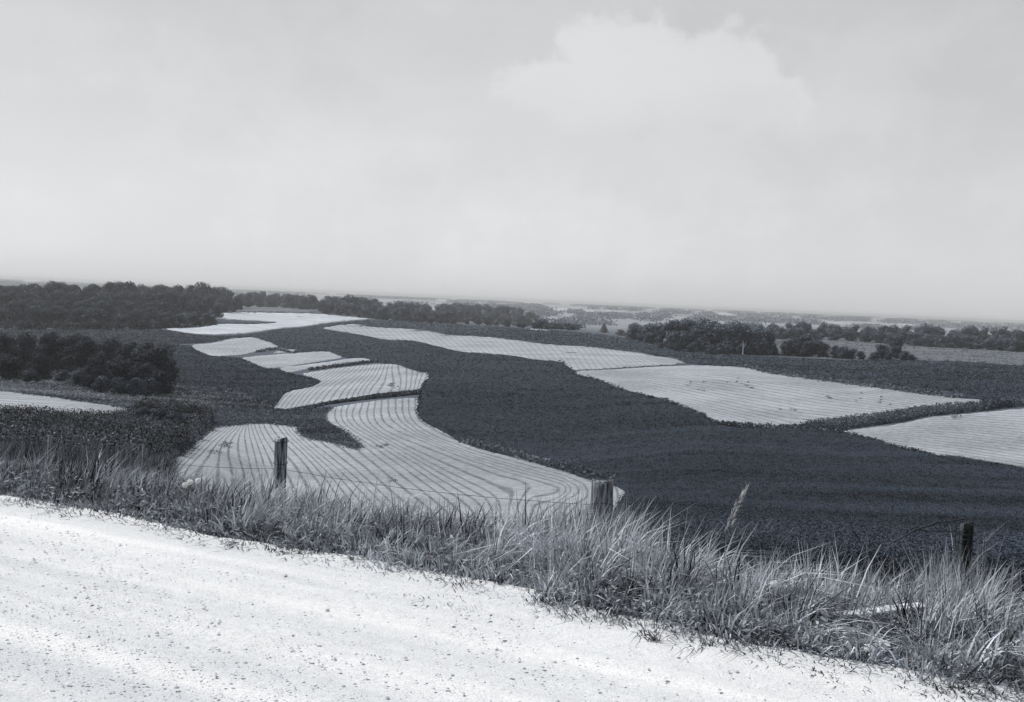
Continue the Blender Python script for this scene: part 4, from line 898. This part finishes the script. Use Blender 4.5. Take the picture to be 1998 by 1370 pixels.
def plume(u, v, D, label):
    x, y, z = atp(u, v, D); zg = float(Zg(x, y)); h = z - zg; root = empty('seeding_grass', (x - .12, y, zg)); tag(root, label, 'grass')
    pth = [(0, 0, 0), (.01, 0, h * .5), (.05, 0, h * .82), (.12, 0, h)]; V, Q = tube(pth, [.004, .003, .0025, .001], 5); npmesh('stalk', V, Q, M_stem, True, parent=root)
    f = RNG.uniform(0, 1, 70); p = np.stack([np.interp(f, [0, .5, 1], [.015, .05, .12]), 0 * f, np.interp(f, [0, .5, 1], [.7, .83, 1]) * h], -1)
    n = len(f); V, Q, S = blades(p[:, 0] + RNG.normal(0, .006, n), p[:, 1] + RNG.normal(0, .006, n), p[:, 2], np.full(n, .05), np.full(n, .003), RNG.normal(.4, .3, n), RNG.normal(0, .4, n), np.full(n, .5), RNG.uniform(.3, 1, n))
    npmesh('seed_head', V, Q, M_plume, False, {'shade': S}, parent=root)
plume(1458, 950, 8.2, 'tall pale feathery grass head leaning above the verge')
plume(1448, 962, 8.3, 'second feathery grass head touching the tallest one')
# split board lying in the grass
def board():
    D = 6.3; a = np.array(atp(1634, 1200, D)); b = np.array(atp(1806, 1183, D + .05)); d = b - a; ln = np.linalg.norm(d); d /= ln
    n = 24; V = []; Q = []
    sd_ = np.cross(d, [0, 0, 1]); sd_ /= np.linalg.norm(sd_); upv = np.cross(sd_, d)
    for i in range(n + 1):
        f = i / n; c = a + d * ln * f - upv * .004 * math.sin(f * 6); w = .045 * (1 + .08 * math.sin(i * 1.7)) * (.5 + .5 * min(1, f * 4)); hh = .010 + .004 * math.sin(i * 2.3)
        for sx, sz in ((-1, -1), (1, -1), (1, 1), (.25, 1), (.1, .2), (-.05, 1), (-1, 1)): V.append(c + sd_ * w * sx + upv * hh * sz)
    k = 7
    for i in range(n):
        for j in range(k): Q.append((i*k+j, i*k+(j+1) % k, (i+1)*k+(j+1) % k, (i+1)*k+j))
    T = [(0, 6, 5), (0, 5, 4), (0, 4, 1), (4, 3, 1), (3, 2, 1)]; T += [tuple(n*k + q for q in reversed(x)) for x in T]
    m = mat_flat('bleached_board', .32, .6, 25); o = npmesh('board', np.array(V), [np.array(Q), np.array(T)], m); tag(o, 'bleached split board lying across the grass at lower right', 'board')
board()
def rock(u, v, D, r, label, seed):
    import bmesh
    x, y, z = atp(u, v, D); bm = bmesh.new(); bmesh.ops.create_icosphere(bm, subdivisions=3, radius=1)
    rr = random.Random(seed); pl = [Vector((rr.gauss(0, 1), rr.gauss(0, 1), rr.gauss(0, 1))).normalized() for _ in range(9)]
    for vv in bm.verts:
        s = min([1.0] + [.72 / max(vv.co.normalized().dot(p), .01) for p in pl if vv.co.dot(p) > .6]); vv.co = vv.co * s * (1 + .05 * math.sin(vv.co.x * 9 + seed)); vv.co.x *= r * 1.25; vv.co.y *= r; vv.co.z *= r * .75
    me = bpy.data.meshes.new('rock'); bm.to_mesh(me); bm.free(); o = bpy.data.objects.new('rock', me); C.objects.link(o); me.materials.append(M_rock); o.location = (x, y, z); o.rotation_euler = (0, 0, seed)
    tag(o, label, 'rock')
M_rock = mat_flat('limestone', .38, .62, 30)
rock(1697, 1268, 5.65, .035, 'pale limestone lump at the road edge, left of the pair', 2)
rock(1722, 1259, 5.72, .038, 'pale limestone lump behind and right of the other in the grass', 5)
rock(1098, 1156, 6.75, .022, 'small flat white stone at the gravel edge by the weeds', 9)
def weed(u, v, D, label, hs=.06):
    x, y, z = atp(u, v, D); n = 26
    V, Q, S = blades(RNG.normal(0, .015, n), RNG.normal(0, .012, n), np.zeros(n), np.full(n, hs) * RNG.uniform(.5, 1.3, n), np.full(n, .006), RNG.normal(0, .6, n), RNG.normal(0, .5, n), RNG.uniform(.2, .9, n), RNG.uniform(0, .35, n))
    o = npmesh('road_weed', V, Q, M_scrub, False, {'shade': S}); o.location = (x, y, .0); tag(o, label, 'weed')
def gdist(u, v): t, k = ray(u, v); return EYE / float(k)
for u, v, hs, lb in ((1278, 1252, .07, 'small dark weed standing alone on the white gravel'), (975, 1141, .06, 'dark weed tuft on the gravel near the middle of the verge'), (1060, 1175, .05, 'sparse weed sprig on gravel before the thick post'),
                     (1092, 1178, .05, 'sprig of weed right beside another below the thick post'), (1385, 1262, .04, 'tiny weed at the gravel edge right of the lone weed')):
    weed(u, v, gdist(u, v), lb, hs)

# ------------------------------------------------------------------ haze in the air
def haze():
    x0, x1, y0, y1, z0, z1 = -21000, 21000, -3000, 31000, -420, 9.0
    V = np.array([(x, y, z) for x in (x0, x1) for y in (y0, y1) for z in (z0, z1)], float)
    Q = np.array([(0, 1, 3, 2), (4, 6, 7, 5), (0, 4, 5, 1), (2, 3, 7, 6), (0, 2, 6, 4), (1, 5, 7, 3)])
    m = bpy.data.materials.new('haze_air'); m.use_nodes = True; t = m.node_tree; t.nodes.clear()
    pv = N(t, 'ShaderNodeVolumePrincipled'); pv.inputs['Color'].default_value = (.69, .70, .71, 1); pv.inputs['Density'].default_value = HAZE; pv.inputs['Anisotropy'].default_value = .2
    o = N(t, 'ShaderNodeOutputMaterial'); L(t, pv.outputs[0], o.inputs['Volume'])
    ob = npmesh('haze', V, Q, m); tag(ob, 'pale summer haze over the far country', 'haze', kind='stuff')
HAZE = .00014
haze()
print('zmin check', [round(float(Zg(np.array([t * d]), np.array([float(d)]))[0]), 1) for t in (-.4, 0, .4) for d in (100, 1000, 5000, 29000)])
